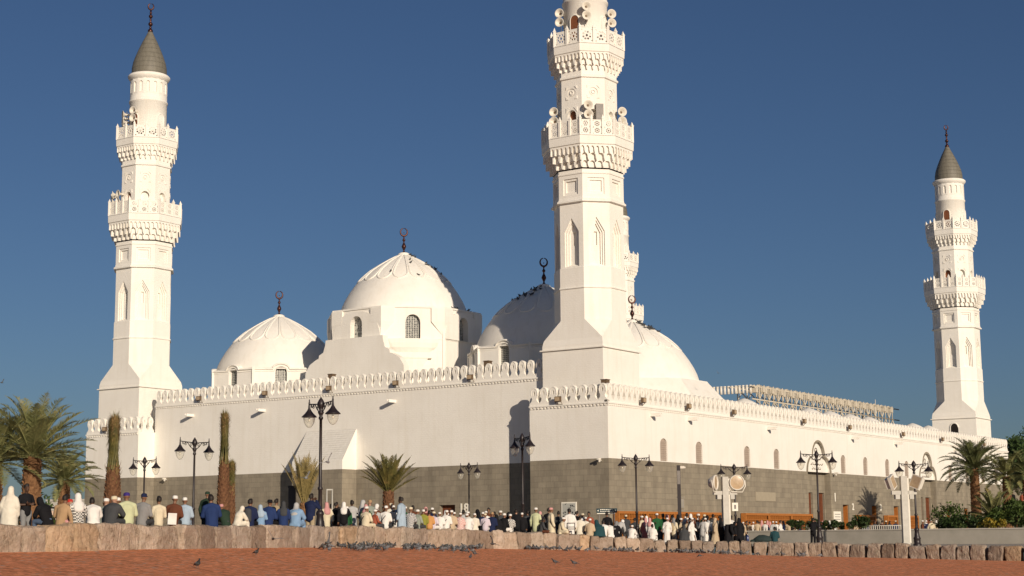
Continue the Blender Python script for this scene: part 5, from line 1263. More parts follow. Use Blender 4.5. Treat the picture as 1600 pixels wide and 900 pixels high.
def shirt(J, loose=.02, sleeve=1.0, down=.04):
    mb = MB(); e = loose
    caps(mb, J['pel']-V3(0,0,down), .128+e, J['pel'].lerp(J['chest'],.5), .118+e, 12, 1.15); caps(mb, J['pel'].lerp(J['chest'],.4), .116+e, J['chest'], .128+e, 12, 1.28); caps(mb, J['chest'], .128+e, J['neck']-V3(0,0,.10), .078+e*.6, 12, 1.3)
    caps(mb, J['neck']-V3(0,0,.06), .07, J['neck']-V3(0,-.004,.035), .064, 10)
    for q in 'LR':
        caps(mb, J['chest'].lerp(J['neck'],.72), .074+e, J['sh'+q], .066+e*.7); E = J['sh'+q].lerp(J['el'+q], min(1, sleeve*2)); caps(mb, J['sh'+q], .063+e*.7, E, .052+e*.6)
        if sleeve > .5: caps(mb, J['el'+q], .052+e*.6, J['el'+q].lerp(J['wr'+q],.88), .040+e*.5)
    return melt(mb, 'shirt', .018, .6, 3)
def trousers(J):
    mb = MB(); caps(mb, J['pel']+V3(0,0,.04), .136, J['pel']-V3(0,0,.03), .136, 12, 1.15)
    for q in 'LR': caps(mb, J['hip'+q], .105, J['kn'+q], .080, 10); caps(mb, J['kn'+q], .080, J['an'+q].lerp(J['kn'+q],.08), .068, 10)
    return melt(mb, 'trousers', .02, .6, 3)
def robe(J, kind):
    mb = MB(); e = .035
    caps(mb, J['pel'], .13+e, J['pel'].lerp(J['chest'],.5), .12+e, 12, 1.15); caps(mb, J['pel'].lerp(J['chest'],.4), .118+e, J['chest'], .13+e, 12, 1.28); caps(mb, J['chest'], .13+e, J['neck']-V3(0,0,.10), .08+e*.5, 12, 1.3)
    caps(mb, J['neck']-V3(0,0,.06), .072, J['neck']-V3(0,0,.03), .066, 10)
    for q in 'LR':
        caps(mb, J['chest'].lerp(J['neck'],.72), .078+e, J['sh'+q], .07+e*.7); caps(mb, J['sh'+q], .068+e*.7, J['el'+q], .062+e*.6); caps(mb, J['el'+q], .062+e*.6, J['el'+q].lerp(J['wr'+q],.9), .055+e*.5)
    if kind in ('stand','fold','phone','walk','reach','bend'):
        y0 = J['pel'].y; ex = .10 if kind == 'walk' else 0
        skirt_tube(mb, [((0,y0,1.02),.175,.15),((0,y0,.9),.20,.17),((0,y0,.6),.215,.18+ex*.5),((0,y0,.35),.23,.19+ex),((0,y0,.12),.25,.205+ex*1.3)], folds=.07)
    elif kind == 'cross':
        for q in 'LR': caps(mb, J['hip'+q], .13, J['kn'+q], .10); caps(mb, J['kn'+q], .10, J['an'+q], .09)
        caps(mb, V3(0,-.05,.09), .14, V3(0,-.28,.08), .13, 10, 1.6); caps(mb, V3(-.2,.05,.05), .09, V3(.2,.05,.05), .09)
    else:
        for q in 'LR': caps(mb, J['hip'+q], .125, J['kn'+q], .10); caps(mb, J['kn'+q], .10, J['an'+q].lerp(J['kn'+q],.1), .10)
        caps(mb, V3(0,-.05,.10), .12, V3(0,-.40,.10), .10, 10, 1.6); caps(mb, V3(-.11,.06,.05), .10, V3(.11,.06,.05), .10)
    return melt(mb, 'robe', .02, .6, 3)
def cloak(J, kind):
    """loose full-length cloak drawn over the head"""
    mb = MB(); h = J['head']
    mb.ball(h+V3(0,.02,.03), (.105,.115,.118), 14); caps(mb, h+V3(0,.03,-.03), .10, J['neck']+V3(0,.02,-.05), .12, 12, 1.1); caps(mb, J['neck']+V3(0,.01,-.06), .13, J['chest'], .17, 12, 1.35)
    for q in 'LR': caps(mb, J['sh'+q]-V3(0,0,.02), .10, J['el'+q], .11); caps(mb, J['el'+q], .11, J['wr'+q], .09)
    if J['pel'].z > .5:
        y = J['pel'].y; skirt_tube(mb, [((0,y*.5,1.30),.23,.16),((0,y,1.0),.27,.20),((0,y,.6),.30,.23),((0,y,.3),.32,.25),((0,y,.03),.35,.27)], folds=.06)
    else:
        skirt_tube(mb, [((0,.0,.50),.25,.17),((0,-.04,.30),.29,.24),((0,-.10,.12),.34,.34),((0,-.12,.0),.37,.38)], folds=.05)
        for q in 'LR': caps(mb, J['hip'+q], .14, J['kn'+q], .12); caps(mb, J['kn'+q], .12, J['an'+q], .11)
    return melt(mb, 'cloak', .022, .6, 3)
def scarf(J):
    mb = MB(); h = J['head']; mb.ball(h+V3(0,.02,.028), (.098,.110,.112), 14); caps(mb, h+V3(0,.05,-.02), .085, J['neck']+V3(0,.04,-.06), .11, 12, 1.1); caps(mb, J['neck']+V3(0,.05,-.05), .11, J['chest']+V3(0,.09,-.02), .10, 12, 1.5)
    for q in 'LR': caps(mb, J['neck']+V3(0,.0,-.05), .09, J['sh'+q]+V3(0,0,-.02), .08)
    return melt(mb, 'headscarf', .018, .7, 3)
def cap_mesh(J, kind):
    mb = MB(); h = J['head']; c = h+V3(0,.012,.035)
    if kind == 'kufi':
        mb.lathe([(.0825,.015),(.0845,.05),(.079,.085),(.06,.104),(.03,.112),(.0001,.113)], 18)
        for i, v in enumerate(mb.v): mb.v[i] = (v[0]+c.x, v[1]*1.2+c.y, v[2]+c.z-.02)
    elif kind == 'baseball':
        mb.lathe([(.083,.0),(.085,.04),(.078,.08),(.055,.102),(.0001,.110)], 18)
        for i, v in enumerate(mb.v): mb.v[i] = (v[0]+c.x, v[1]*1.2+c.y, v[2]+c.z-.01)
        mb.add([(c.x-.07,c.y-.08,c.z),(c.x+.07,c.y-.08,c.z),(c.x+.05,c.y-.18,c.z-.01),(c.x-.05,c.y-.18,c.z-.01),(c.x-.07,c.y-.08,c.z+.01),(c.x+.07,c.y-.08,c.z+.01),(c.x+.05,c.y-.18,c.z),(c.x-.05,c.y-.18,c.z)], [(0,1,2,3),(4,5,6,7),(1,2,6,5),(2,3,7,6),(3,0,4,7)])
    elif kind == 'hair':
        mb.lathe([(.079,-.045),(.084,.0),(.084,.04),(.075,.078),(.05,.098),(.0001,.106)], 18)
        for i, v in enumerate(mb.v): mb.v[i] = (v[0]+c.x, (v[1]*1.2+c.y+.014), v[2]+c.z-.012+(.035 if v[1] < -.03 else 0))
    elif kind == 'hat':
        mb.lathe([(.16,.0),(.16,.012),(.09,.02),(.086,.07),(.07,.10),(.0001,.105)], 18)
        for i, v in enumerate(mb.v): mb.v[i] = (v[0]+c.x, v[1]*1.15+c.y, v[2]+c.z)
    me = bpy.data.meshes.new(kind); me.from_pydata(mb.v, [], mb.f); me.polygons.foreach_set('use_smooth', [True]*len(mb.f)); return me
def bag_mesh(J, kind):
    mb = MB(); c = J['chest']
    if kind == 'backpack': caps(mb, c+V3(0,.22,.05), .10, c+V3(0,.23,-.26), .11, 10, 1.35); r = melt(mb, 'backpack', .02, 1, 3); return r
    if kind == 'shoulder_bag':
        caps(mb, J['pel']+V3(.20,.05,.10), .07, J['pel']+V3(.22,.05,-.06), .08, 10, 1.2); pts = [J['shL']+V3(.04,-.0,.07), J['chest']+V3(0,.17,.0), J['pel']+V3(.2,.1,.12)]
        mb.tube(pts, .018, 6); return melt(mb, 'shoulder_bag', .014, 1, 1)
    mb.box(-.13,.13,.17,.21,c.z-.42,c.z-.08); me = bpy.data.meshes.new('cloth_bag'); me.from_pydata(mb.v, [], mb.f); return me
MESH = {}; POSES = {}
def gm(part, kind):
    k = (part, kind)
    if k not in MESH:
        if kind not in POSES: POSES[kind] = pose(kind)
        J = POSES[kind]
        if part == 'body': m, mt = body(J, kind), M_SKIN
        elif part == 'shirt': m, mt = shirt(J), M_CLOTH
        elif part == 'tshirt': m, mt = shirt(J, .015, .35), M_CLOTH
        elif part == 'jacket': m, mt = shirt(J, .038, 1, .08), M_CLOTH
        elif part == 'kurta': m, mt = shirt(J, .03, 1, .22 if J['pel'].z > .5 else .0), M_CLOTH
        elif part == 'trousers': m, mt = trousers(J), M_CLOTH
        elif part == 'robe': m, mt = robe(J, kind), M_CLOTH
        elif part == 'cloak': m, mt = cloak(J, kind), M_CLOTH
        elif part == 'headscarf': m, mt = scarf(J), M_CLOTH
        elif part in ('kufi','baseball','hat'): m, mt = cap_mesh(J, part), M_CLOTH
        elif part == 'hair': m, mt = cap_mesh(J, 'hair'), M_HAIR
        else: m, mt = bag_mesh(J, part), M_CLOTH
        m.materials.clear(); m.materials.append(mt); MESH[k] = m
    return MESH[k]
SKIN = {'d': (.075,.038,.022), 'm': (.20,.105,.062), 'l': (.38,.22,.15)}
CC_ = dict(white=(.72,.70,.66), cream=(.62,.55,.40), ivory=(.66,.62,.52), black=(.012,.012,.014), navy=(.015,.022,.06), blue=(.02,.038,.115), lblue=(.34,.43,.52), sky=(.20,.32,.48),
  grey=(.22,.22,.22), dgrey=(.055,.058,.062), lgrey=(.42,.42,.41), brown=(.12,.045,.025), tan=(.38,.25,.14), beige=(.48,.38,.26), orange=(.52,.27,.10), olive=(.24,.24,.045), green=(.02,.09,.035), dgreen=(.025,.045,.03),
  red=(.45,.04,.03), rust=(.30,.085,.05), pink=(.55,.28,.27), pale=(.50,.53,.33), purple=(.045,.03,.17), lilac=(.56,.50,.56), teal=(.02,.06,.07), denim=(.09,.13,.20), khaki=(.36,.29,.19), greygreen=(.26,.29,.25), checkred=(.50,.17,.15))
PN = {'kufi': 'cap', 'baseball': 'peaked_cap', 'hat': 'brimmed_hat', 'tshirt': 'shirt'}
def person(P, z, kind, face, sk, parts, label, ztop=None, group=None, s=None):
    """P ground point, face = degrees clockwise from facing the camera"""
    J = POSES[kind] if kind in POSES else POSES.setdefault(kind, pose(kind)); nom = J['head'].z+.125
    if s is None: s = 1.0 if ztop is None else max(.86, min(1.14, (ztop-z)/nom))
    b = gm('body', kind); o = bpy.data.objects.new('person', b); COL.objects.link(o)
    o.location = (P.x, P.y, z); o.rotation_euler = (0,0,-atan2(P.x,P.y)+radians(face)); o.scale = (s,s,s); o.color = (*SKIN[sk],1)
    tag(o, label, 'person', group)
    for p in parts:
        nm, col = p.split(':'); plaid = nm.endswith('*'); nm = nm.rstrip('*'); me = gm(nm, kind)
        c = bpy.data.objects.new(PN.get(nm, nm), me); COL.objects.link(c); c.parent = o; c.color = (*CC_[col],1) if col in CC_ else (1,1,1,1)
        if plaid: c.material_slots[0].link = 'OBJECT'; c.material_slots[0].material = M_PLAID
    return o
B = 180
# px x, px y of the head top, distance behind the wall line (None: sitting on the wall), pose, facing, skin, parts, label
PEOPLE = [
 (15,760,.6,'stand',170,'m','cloak:ivory','person in a full cream cloak and hood at the far left end of the wall'),
 (43,757,1.5,'fold',20,'d','tshirt:black,trousers:grey,hair:x','man in black T-shirt with folded arms standing by the large palm'),
 (76,776,None,'sitlean',-145,'m','jacket:black,trousers:denim,headscarf:black','woman in black headscarf and grey blue trousers leaning over on the wall'),
 (96,773,.8,'sitside',150,'m','shirt:tan,trousers:dgrey,hair:x','man in tan shirt sitting right of the woman in the black headscarf'),
 (107,780,.7,'sit',30,'l','shirt:pink,trousers:dgrey,kufi:red','child in pink shirt and red cap sitting beside the man in tan'),
 (123,770,None,'sit',B,'m','shirt*:black,trousers:white,headscarf:white','person in black and white checked shirt with a white head cloth'),
 (147,778,None,'sitlean',170,'m','robe:white,hair:x','grey haired man in white robe sitting right of the checked shirt'),
 (162,778,.9,'sit',170,'l','shirt:greygreen,trousers:dgrey,kufi:white','man in grey green shirt and white cap behind the wall near the first tied palm'),
 (173,774,None,'sitlean',150,'l','jacket:dgrey,trousers:dgrey,kufi:cream','man in dark grey jacket and cream cap under the first tied palm'),
 (184,777,.9,'sit',190,'m','shirt:brown,trousers:dgrey,kufi:white','man in brown shirt and white cap half hidden by the dark grey jacket'),
 (200,769,None,'sit',B,'m','kurta:pale,trousers:dgrey,kufi:purple','man in pale yellow green shirt and purple cap sitting on the wall'),
 (222,771,None,'sit',150,'m','shirt:grey,trousers:dgrey,baseball:navy','man in grey shirt and navy peaked cap sitting on the wall'),
 (248,776,None,'sit',B,'m','shirt:cream,trousers:khaki,hair:x','bareheaded man in cream shirt sitting right of the navy peaked cap'),
 (271,774,None,'sit',B,'m','shirt:brown,trousers:dgrey,kufi:white,cloth_bag:white','man in brown shirt with a white bag on his back'),
 (290,777,None,'sit',190,'m','kurta:lblue,trousers:lblue,kufi:white','man in light blue tunic and white cap beside the brown shirt'),
 (322,768,1.5,'stand',160,'m','jacket:dgreen,trousers:black,baseball:dgreen','person in dark green jacket standing behind the wall'),
 (332,769,None,'sit',B,'m','jacket:blue,trousers:black,hair:x','bareheaded man in bright blue jacket just left of the tallest tied palm'),
 (354,787,None,'sitlean',200,'m','jacket:dgreen,trousers:dgrey,kufi:pink','man in dark camouflage jacket and pink cap under the tallest tied palm'),
 (371,796,None,'sitlean',150,'m','robe:ivory,headscarf:ivory','person in ivory robe bending over beside the tallest tied palm'),
 (389,780,None,'sit',B,'m','jacket:navy,trousers:black,hair:x,backpack:dgrey','man in navy jacket with dark grey backpack sitting on the wall'),
 (408,791,None,'sit',170,'m','shirt:sky,trousers:denim,headscarf:lblue','child in light blue hood between two navy jackets'),
 (419,781,None,'sit',170,'m','jacket:blue,trousers:black,hat:black','person in blue jacket and black brimmed hat'),
 (430,780,1.2,'stand',170,'m','shirt:khaki,trousers:black,hair:x,backpack:black','person with a black backpack standing behind the blue jackets'),
 (443,783,None,'sit',190,'m','jacket:blue,trousers:black,headscarf:dgrey','person in blue jacket and dark grey headscarf left of the light blue dress'),
 (462,779,None,'sitlean',145,'m','robe:sky,headscarf:lgrey','woman in light blue dress and pale headscarf leaning on the wall'),
 (484,772,1.0,'phone',150,'d','jacket:navy,trousers:khaki,hair:x','man in navy sweater raising both hands to his face, left of the biggest lamp'),
 (511,793,6,'stand',140,'m','shirt:white,trousers:dgrey,kufi:white','man in white shirt and white cap just right of the biggest lamp'),
 (519,788,7,'stand',180,'m','jacket:navy,trousers:dgrey,hair:x','bareheaded person in navy jacket behind the thin sign frame'),
 (528,797,5,'stand',200,'m','shirt:dgreen,trousers:dgrey,hair:x','bareheaded person in dark green shirt right of the thin sign frame'),
 (541,793,3,'stand',170,'m','jacket:green,trousers:dgreen,kufi:white','man in green jacket and white cap left of the palm'),
 (534,798,4,'sit',20,'m','shirt:rust,trousers:dgrey,hair:x','bareheaded person in rust shirt left of the green jacket'),
 (552,796,3,'reach',150,'m','shirt:black,trousers:black,headscarf:lgrey','person in black with a pale headscarf reaching out, right of the green jacket'),
 (566,781,5,'stand',120,'m','shirt:lgrey,trousers:grey,headscarf:lgrey','woman in pale grey headscarf standing left of the green palm'),
 (578,781,5,'stand',200,'l','kurta:greygreen,trousers:khaki,kufi:tan','person in grey green tunic with a tan cap left of the green palm'),
 (571,791,None,'sit',150,'m','kurta:cream,trousers:cream,kufi:white,shoulder_bag:black','man in cream tunic with a black shoulder strap left of the rust red shirt'),
 (585,799,None,'sit',140,'m','shirt:rust,trousers:dgrey,kufi:white','man in rust red shirt and white cap sitting on the wall'),
 (589,792,3,'stand',170,'m','shirt:lgrey,trousers:dgrey,kufi:white','man in pale grey shirt and white cap behind the rust red shirt'),
 (602,790,None,'sit',150,'m','shirt:white,trousers:dgrey,kufi:white,shoulder_bag:black','man in white shirt with black shoulder bag under the green palm'),
 (608,786,3,'stand',190,'m','shirt:ivory,trousers:dgrey,kufi:cream','man in ivory shirt and cream cap behind the white shirt with black bag'),
 (628,775,.55,'reach',-130,'d','robe:lblue,hair:x','bareheaded man in long pale blue robe standing tall beside the palm'),
 (641,792,None,'sit',170,'m','shirt*:navy,trousers:dgrey,kufi:cream','man in blue and white patterned shirt right of the pale blue robe'),
 (651,796,None,'sit',140,'m','jacket:greygreen,trousers:dgrey,kufi:white','man in grey green jacket and white cap left of the olive vest'),
 (661,796,None,'sit',B,'m','jacket:olive,trousers:olive,kufi:white','man in bright olive jacket and white cap'),
 (671,798,None,'sit',190,'m','kurta:orange,trousers:tan,hair:x','person in orange tan tunic right of the olive jacket'),
 (676,799,None,'sit',150,'d','kurta:lilac,trousers:white,kufi:cream','dark skinned man in lilac white tunic and cream cap'),
 (687,800,None,'sit',B,'m','kurta:white,trousers:white,kufi:white','man in plain white tunic and cap left of the man with the black bag'),
 (697,797,None,'sit',B,'m','kurta:white,trousers:dgrey,kufi:white,shoulder_bag:black','man in white tunic with black shoulder bag in front of door 18'),
 (705,797,None,'sit',190,'m','kurta:beige,trousers:cream,kufi:white','man in beige tunic and white cap right of the black shoulder bag'),
 (712,800,2.5,'stand',170,'m','shirt:rust,trousers:dgrey,kufi:white','man in rust shirt and white cap behind the red checked shawl'),
 (719,801,None,'sit',B,'m','robe*:checkred,kufi:white','man wrapped in a red and white checked shawl'),
 (731,802,None,'sitlean',160,'m','robe:white,kufi:white','man in white robe leaning forward below the number 18 lamp'),
 (742,802,None,'sit',B,'m','robe:ivory,kufi:white','man in ivory robe and white cap right of the small lamp'),
 (748,799,2,'stand',170,'m','cloak:black','woman in black cloak behind the ivory robe, right of the small lamp'),
 (754,800,1.5,'stand',190,'m','shirt:navy,trousers:navy,kufi:white','man in navy shirt and white cap right of the woman in the black cloak'),
 (758,802,None,'sit',170,'m','kurta:lilac,trousers:white,kufi:cream,shoulder_bag:black','man in pale lilac tunic with a small black bag at his side'),
 (763,794,6,'stand',0,'m','shirt:brown,trousers:dgrey,hair:x','bareheaded person in brown shirt facing the camera farther back'),
 (768,800,None,'sit',B,'m','jacket:navy,trousers:navy,kufi:tan','man in navy jacket and tan cap left of the black shawl'),
 (776,804,None,'sit',180,'m','cloak:black','person wrapped in a black shawl on the wall left of the dark shadow'),
 (786,802,None,'sit',160,'m','jacket:black,trousers:white,kufi:white','man in black vest with white trousers and white cap'),
 (797,803,None,'sit',190,'m','shirt*:dgrey,trousers:black,kufi:white','man in dark patterned shawl and white cap in front of the dark shadow'),
 (808,796,1.2,'stand',170,'l','jacket:black,trousers:black,hair:x','man in black jacket standing before the dark shadow, left of the lamp'),
 (817,801,.9,'stand',180,'m','jacket:black,trousers:black,kufi:white','man in black jacket and white cap at the foot of the lamp'),
 (825,798,2,'stand',200,'m','jacket:dgrey,trousers:dgrey,hair:x','bareheaded man in dark grey jacket just right of the lamp by the shadow'),
 (837,793,.8,'stand',150,'m','kurta:pale,trousers:cream,kufi:white','big man in pale yellow tunic and white cap right of the dark shadow'),
 (846,812,None,'cross',110,'d','jacket:dgrey,trousers:brown,hair:x','man in dark jacket crouching low beside the pale yellow tunic'),
 (856,794,2.5,'stand',170,'m','jacket:black,trousers:dgrey,hair:x','bareheaded person in black behind the cream robe'),
 (862,793,.8,'stand',90,'m','robe:cream,kufi:pink','man in long cream robe and pinkish cap seen from the side'),
 (871,799,3,'stand',180,'m','shirt:dgrey,trousers:grey,hair:x','bareheaded person in grey between the cream robe and the white pierced panel'),
 (876,808,None,'cross',90,'m','robe:cream,kufi:white','man in cream robe sitting cross legged sideways on the wall'),
 (892,795,.9,'stand',B,'m','robe:white,hair:x','bareheaded man in white robe standing at the chair before the pierced panel'),
 (901,799,2,'stand',140,'l','jacket:black,trousers:black,hair:x','man in black jacket half hidden right of the pierced panel'),
 (905,806,.5,'stand',190,'m','robe:ivory,hair:x','person in loose ivory robe right of the chair'),
 (914,808,2,'stand',170,'m','robe:ivory,kufi:white','man in ivory robe and white cap behind the beige robe'),
 (921,800,4,'stand',10,'m','shirt:rust,trousers:dgrey,hair:x','bareheaded person in rust red standing behind the beige robe'),
 (921,810,None,'sit',B,'m','robe:beige,kufi:white','broad man in beige robe and white cap sitting on the wall'),
 (936,812,None,'sitlean',B,'m','cloak:teal','person bent forward under a dark teal shawl'),
 (943,813,None,'sitlean',190,'m','kurta:white,trousers:khaki,hair:x','person bent forward in white tunic with khaki trousers'),
 (950,800,5,'stand',B,'m','shirt:black,trousers:black,hair:x','bareheaded man in black shirt standing under the dark teal sign'),
 (954,815,None,'sitlean',170,'m','robe:white,hair:x','person bent forward in white robe below the man in black shirt'),
 (960,814,None,'sitlean',150,'m','jacket:black,trousers:black,headscarf:grey','person bent forward in black with a grey head cloth'),
 (966,812,.3,'bend',150,'m','robe:lgrey,headscarf:white','person in long grey cloak and white scarf stooping by the first shoe rack'),
 (986,828,None,'sitlean',140,'m','robe:white,kufi:white','man in white robe sitting low at the foot of the corner lamp'),
 (992,812,4,'stand',180,'m','shirt:dgrey,trousers:black,hair:x','bareheaded person in dark grey left of the corner lamp'),
 (1007,812,2,'stand',160,'m','robe:checkred,headscarf:pink','person in reddish shawl just right of the corner lamp'),
 (1017,811,1.2,'stand',170,'m','robe:white,headscarf:pink','man in white robe with red and white head cloth before the shoe racks'),
 (1019,824,None,'sit',B,'m','robe:white,hair:x','bareheaded person in white sitting in front of the red and white head cloth'),
 (1041,810,.8,'stand',B,'m','robe:white,kufi:white,shoulder_bag:lgrey','man in white robe and white cap standing left of the black camera pole'),
 (1048,808,3,'stand',170,'m','shirt:brown,trousers:dgrey,hair:x','bareheaded person in brown just left of the black camera pole'),
 (1053,816,1,'stand',140,'m','kurta:cream,trousers:grey,headscarf:grey,backpack:khaki','person in cream tunic with khaki backpack at the black camera pole'),
 (1063,813,3,'walk',90,'m','shirt:beige,trousers:grey,kufi:white','man in beige shirt walking just right of the black camera pole'),
 (1068,815,1.5,'bend',100,'m','robe:beige,hair:x','person in beige robe stooping right of the black camera pole'),
 (1069,830,None,'sit',B,'m','cloak:dgrey','person wrapped in dark grey sitting low before the stooping beige robe'),
 (1077,814,2,'walk',-90,'m','kurta:cream,trousers:cream,hair:x','person in cream tunic walking left between the beige robe and dark cloaks'),
 (1084,811,3,'stand',160,'m','cloak:dgrey','person in dark grey cloak among the white robes'),
 (1081,818,1.2,'walk',90,'m','robe:white,kufi:white','man in white robe and cap striding right'),
 (1090,812,3.5,'stand',190,'m','robe:ivory,kufi:white','man in ivory robe and white cap behind the black shoulder strap'),
 (1097,815,1,'stand',160,'m','kurta:lgrey,trousers:grey,hair:x,shoulder_bag:black','bareheaded person in pale grey with a black shoulder bag'),
 (1102,810,1.5,'stand',180,'m','robe:white,kufi:white,shoulder_bag:brown','man in white robe and cap with a brown shoulder bag'),
 (1110,813,2.5,'stand',150,'m','shirt:white,trousers:dgrey,hair:x','bareheaded man in white shirt left of the two black cloaks'),
 (1117,814,1.2,'walk',100,'m','robe:beige,headscarf:beige','person in beige robe and scarf walking left of the black cloaks'),
 (1127,812,1.5,'stand',100,'m','cloak:black','left one of two women in black cloaks beside the round floodlights'),
 (1137,815,.9,'bend',80,'m','cloak:black','stooping woman in black cloak in front of the round floodlight pole'),
 (1154,813,1.0,'stand',B,'m','cloak:black','woman in black cloak standing alone right of the round floodlight pole'),
 (1210,824,None,'sit',170,'m','jacket:teal,trousers:black,hair:x','lone man in dark teal jacket sitting on the stone blocks before the planter'),
 (1269,812,1.0,'phone',175,'m','jacket:black,trousers:black,hair:x,backpack:black','man in black with backpack taking a picture in front of the portal'),
]
rj = random.Random(99)
for i, (x, y, back, kind, face, sk, parts, lab) in enumerate(PEOPLE):
    az_ = atan2(ray(x,840).x, ray(x,840).y); r = wall_r(az_)
    if back is None: d = r+.1; z = wall_t(az_)-.02 if kind != 'x' else 0
    else: d = r+max(.75, back); z = None
    P = at(x, y, d); zt = P.z
    if back is None: z = wall_t(az_)-.01
    else: z = ground_at(P)
    if back is not None and kind in ('sit','sitside','sitlean'): z = zt-.9
    pr_ = person(P, z, kind, face+rj.uniform(-22,22), sk, parts.split(','), lab, ztop=zt)
    pr_.rotation_euler.y = rj.uniform(-.05,.05); pr_.rotation_euler.x = rj.uniform(-.03,.05); pr_.scale.x *= rj.uniform(.92,1.06)
# people beyond the planter wall and at the shoe racks: only heads and shoulders show
rp = random.Random(17)
far = []
near_lm = [(1160,'right of the round floodlight pole'),(1180,'below the left end of the pale carved plaque'),(1200,'below the right end of the pale carved plaque'),(1222,'before the long orange racks'),(1245,'left of the portal lamp'),(1262,'beside the left portal door'),(1290,'right of the portal lamp'),(1312,'before door 2'),(1345,'behind the white railing'),(1375,'before the door number 3'),(1400,'left of the square floodlight pole'),(1445,'right of the last street lamp'),(1470,'left of the clipped hedge')]
OUTF = [('robe','white','white robe'),('robe','ivory','ivory robe'),('kurta','cream','cream tunic'),('shirt','white','white shirt'),('shirt','dgrey','dark grey shirt'),('robe','lgrey','pale grey robe'),('jacket','black','black jacket'),('shirt','brown','brown shirt'),('kurta','beige','beige tunic'),('shirt','navy','navy shirt')]
HATS = [('kufi','white','white cap'),('hair','x','bare head'),('headscarf','white','white head cloth'),('kufi','cream','cream cap'),('headscarf','pink','checked head cloth'),('headscarf','black','black headscarf')]
used = set()
xs = [1161,1166,1171,1177,1183,1186,1190,1195,1199,1203,1208,1213,1219,1224,1229,1233,1238,1242,1247,1253,1264,1286,1290,1296,1304,1338,1347,1354,1367,1378,1384,1390,1399,1441,1447,1455,1463,1469]
for i, x in enumerate(xs):
    lm = [l for a, l in near_lm if a <= x][-1] if x >= 1160 else near_lm[0][1]
    dark = 1343 < x < 1400 or x in (1447,1463)
    for tr in range(400):
        o_ = rp.choice(OUTF if not dark else OUTF[4:]); h_ = rp.choice(HATS[:2]*2+HATS if not dark else HATS[1:])
        if (o_[2], h_[2], lm) not in used: break
    used.add((o_[2], h_[2], lm)); d = rp.uniform(108, 116) if x < 1300 else rp.uniform(113, 122); y = rp.uniform(813, 818) if x < 1300 else rp.uniform(814, 821); P = at(x, y, d)
    z = -.02; kind = 'stand' if rp.random() < .6 else 'walk'
    parts = [o_[0]+':'+o_[1], h_[0]+':'+h_[1]]+([] if o_[0] == 'robe' else ['trousers:dgrey'])
    s_ = max(.82, min(1.08, (P.z-z)/1.745))
    person(P, z, kind, rp.choice((180,150,200,90,-90,0,30)), rp.choice('mmmdl'), parts, 'person in %s, %s, %s' % (o_[2], h_[2], lm), s=s_)
# second row standing behind the sitters
zones = [(505,560,'just right of the biggest lamp'),(560,640,'behind the row near the green palm'),(640,700,'behind the row left of door 18'),(715,800,'behind the row right of door 18'),(826,930,'behind the row at the pierced panel'),(1020,1130,'between the camera pole and round floodlights'),(970,1015,'beside the corner lamp')]
OUT2 = [('robe','white','white robe'),('shirt','navy','navy shirt'),('robe','ivory','ivory robe'),('jacket','dgrey','dark grey jacket'),('kurta','beige','beige tunic'),('shirt','brown','brown shirt'),('kurta','cream','cream tunic'),('robe','lgrey','pale grey robe'),('jacket','black','black jacket'),('shirt','green','green shirt')]
used2 = set()
for (xa, xb, lm), n_ in zip(zones, (4,4,4,7,4,12,2)):
    for i in range(n_):
        for tr in range(200):
            o_ = rp.choice(OUT2); h_ = rp.choice(HATS[:2]*2+HATS)
            if (o_[2], h_[2], lm) not in used2: break
        used2.add((o_[2], h_[2], lm)); x = xa+(xb-xa)*(i+rp.uniform(.2,.8))/n_; a_ = _az(x); d = wall_r(a_)+rp.uniform(2.5,6); P = at(x, 800, d); z = ground_at(P)
        parts = [o_[0]+':'+o_[1], h_[0]+':'+h_[1]]+([] if o_[0] == 'robe' else ['trousers:dgrey'])
        person(P, z, rp.choice(('stand','walk','reach','stand')), rp.choice((180,160,200,120,-120,10)), rp.choice('mmmd'), parts, 'person in %s, %s, %s' % (o_[2], h_[2], lm), s=rp.uniform(.93,1.02))
# a few behind the crowd in front of the racks and by the left doors
for i, (x, y, d, o_, h_, lm) in enumerate(((699,792,98,'robe:dgrey','kufi:white','man in dark grey with white cap standing inside door 18'),(705,794,100,'cloak:lgrey','','woman in pale grey cloak standing in front of door 18'),(1010,806,101,'robe:white','headscarf:white','person in white with white head cloth right of the corner lamp'),(1025,812,101,'shirt:brown','hair:x','bareheaded person in brown between the corner lamp and the camera pole'),(1113,808,101,'robe:beige','kufi:cream','man in beige robe and cream cap behind the white shirt'),(1071,807,102,'shirt:cream','kufi:white','man in cream shirt and white cap at the third shoe rack'),(1101,806,102,'robe:lgrey','kufi:white','man in pale grey robe standing close to the last rack'),(1142,806,102,'shirt:white','hair:x','bareheaded person in white shirt behind the floodlight pole'),(978,818,99,'jacket:dgrey','hair:x','bareheaded person in dark jacket before the first shoe rack'),(1548,757,178,'x','',''))):
    if o_ == 'x': continue
    P = at(x, y, d); parts = [o_]+([h_] if h_ else [])+(['trousers:dgrey'] if o_[0] in 'sj' else []); z = ground_at(P)
    person(P, z, 'stand', rp.choice((170,190,150)), rp.choice('md'), parts, lm, ztop=P.z)
for x, u_, v_, z_, o_, h_, lab in ((1582,0,0,2.76,'jacket:black','hair:x','person in black vest standing on the raised terrace above the right bushes'),(1597,0,0,2.76,'shirt:rust','hair:x','person in rust shirt on the raised terrace at the right edge')):
    a_ = atan2(ray(x,770).x, ray(x,770).y); dv = Vector((sin(a_), cos(a_), 0)); t_ = (Vector((CX,CY,0)).dot(W)-2.2)/dv.dot(W); P = dv*t_
    person(P, z_, 'stand', 150, 'm', [o_, h_, 'trousers:khaki'], lab, s=1.0)
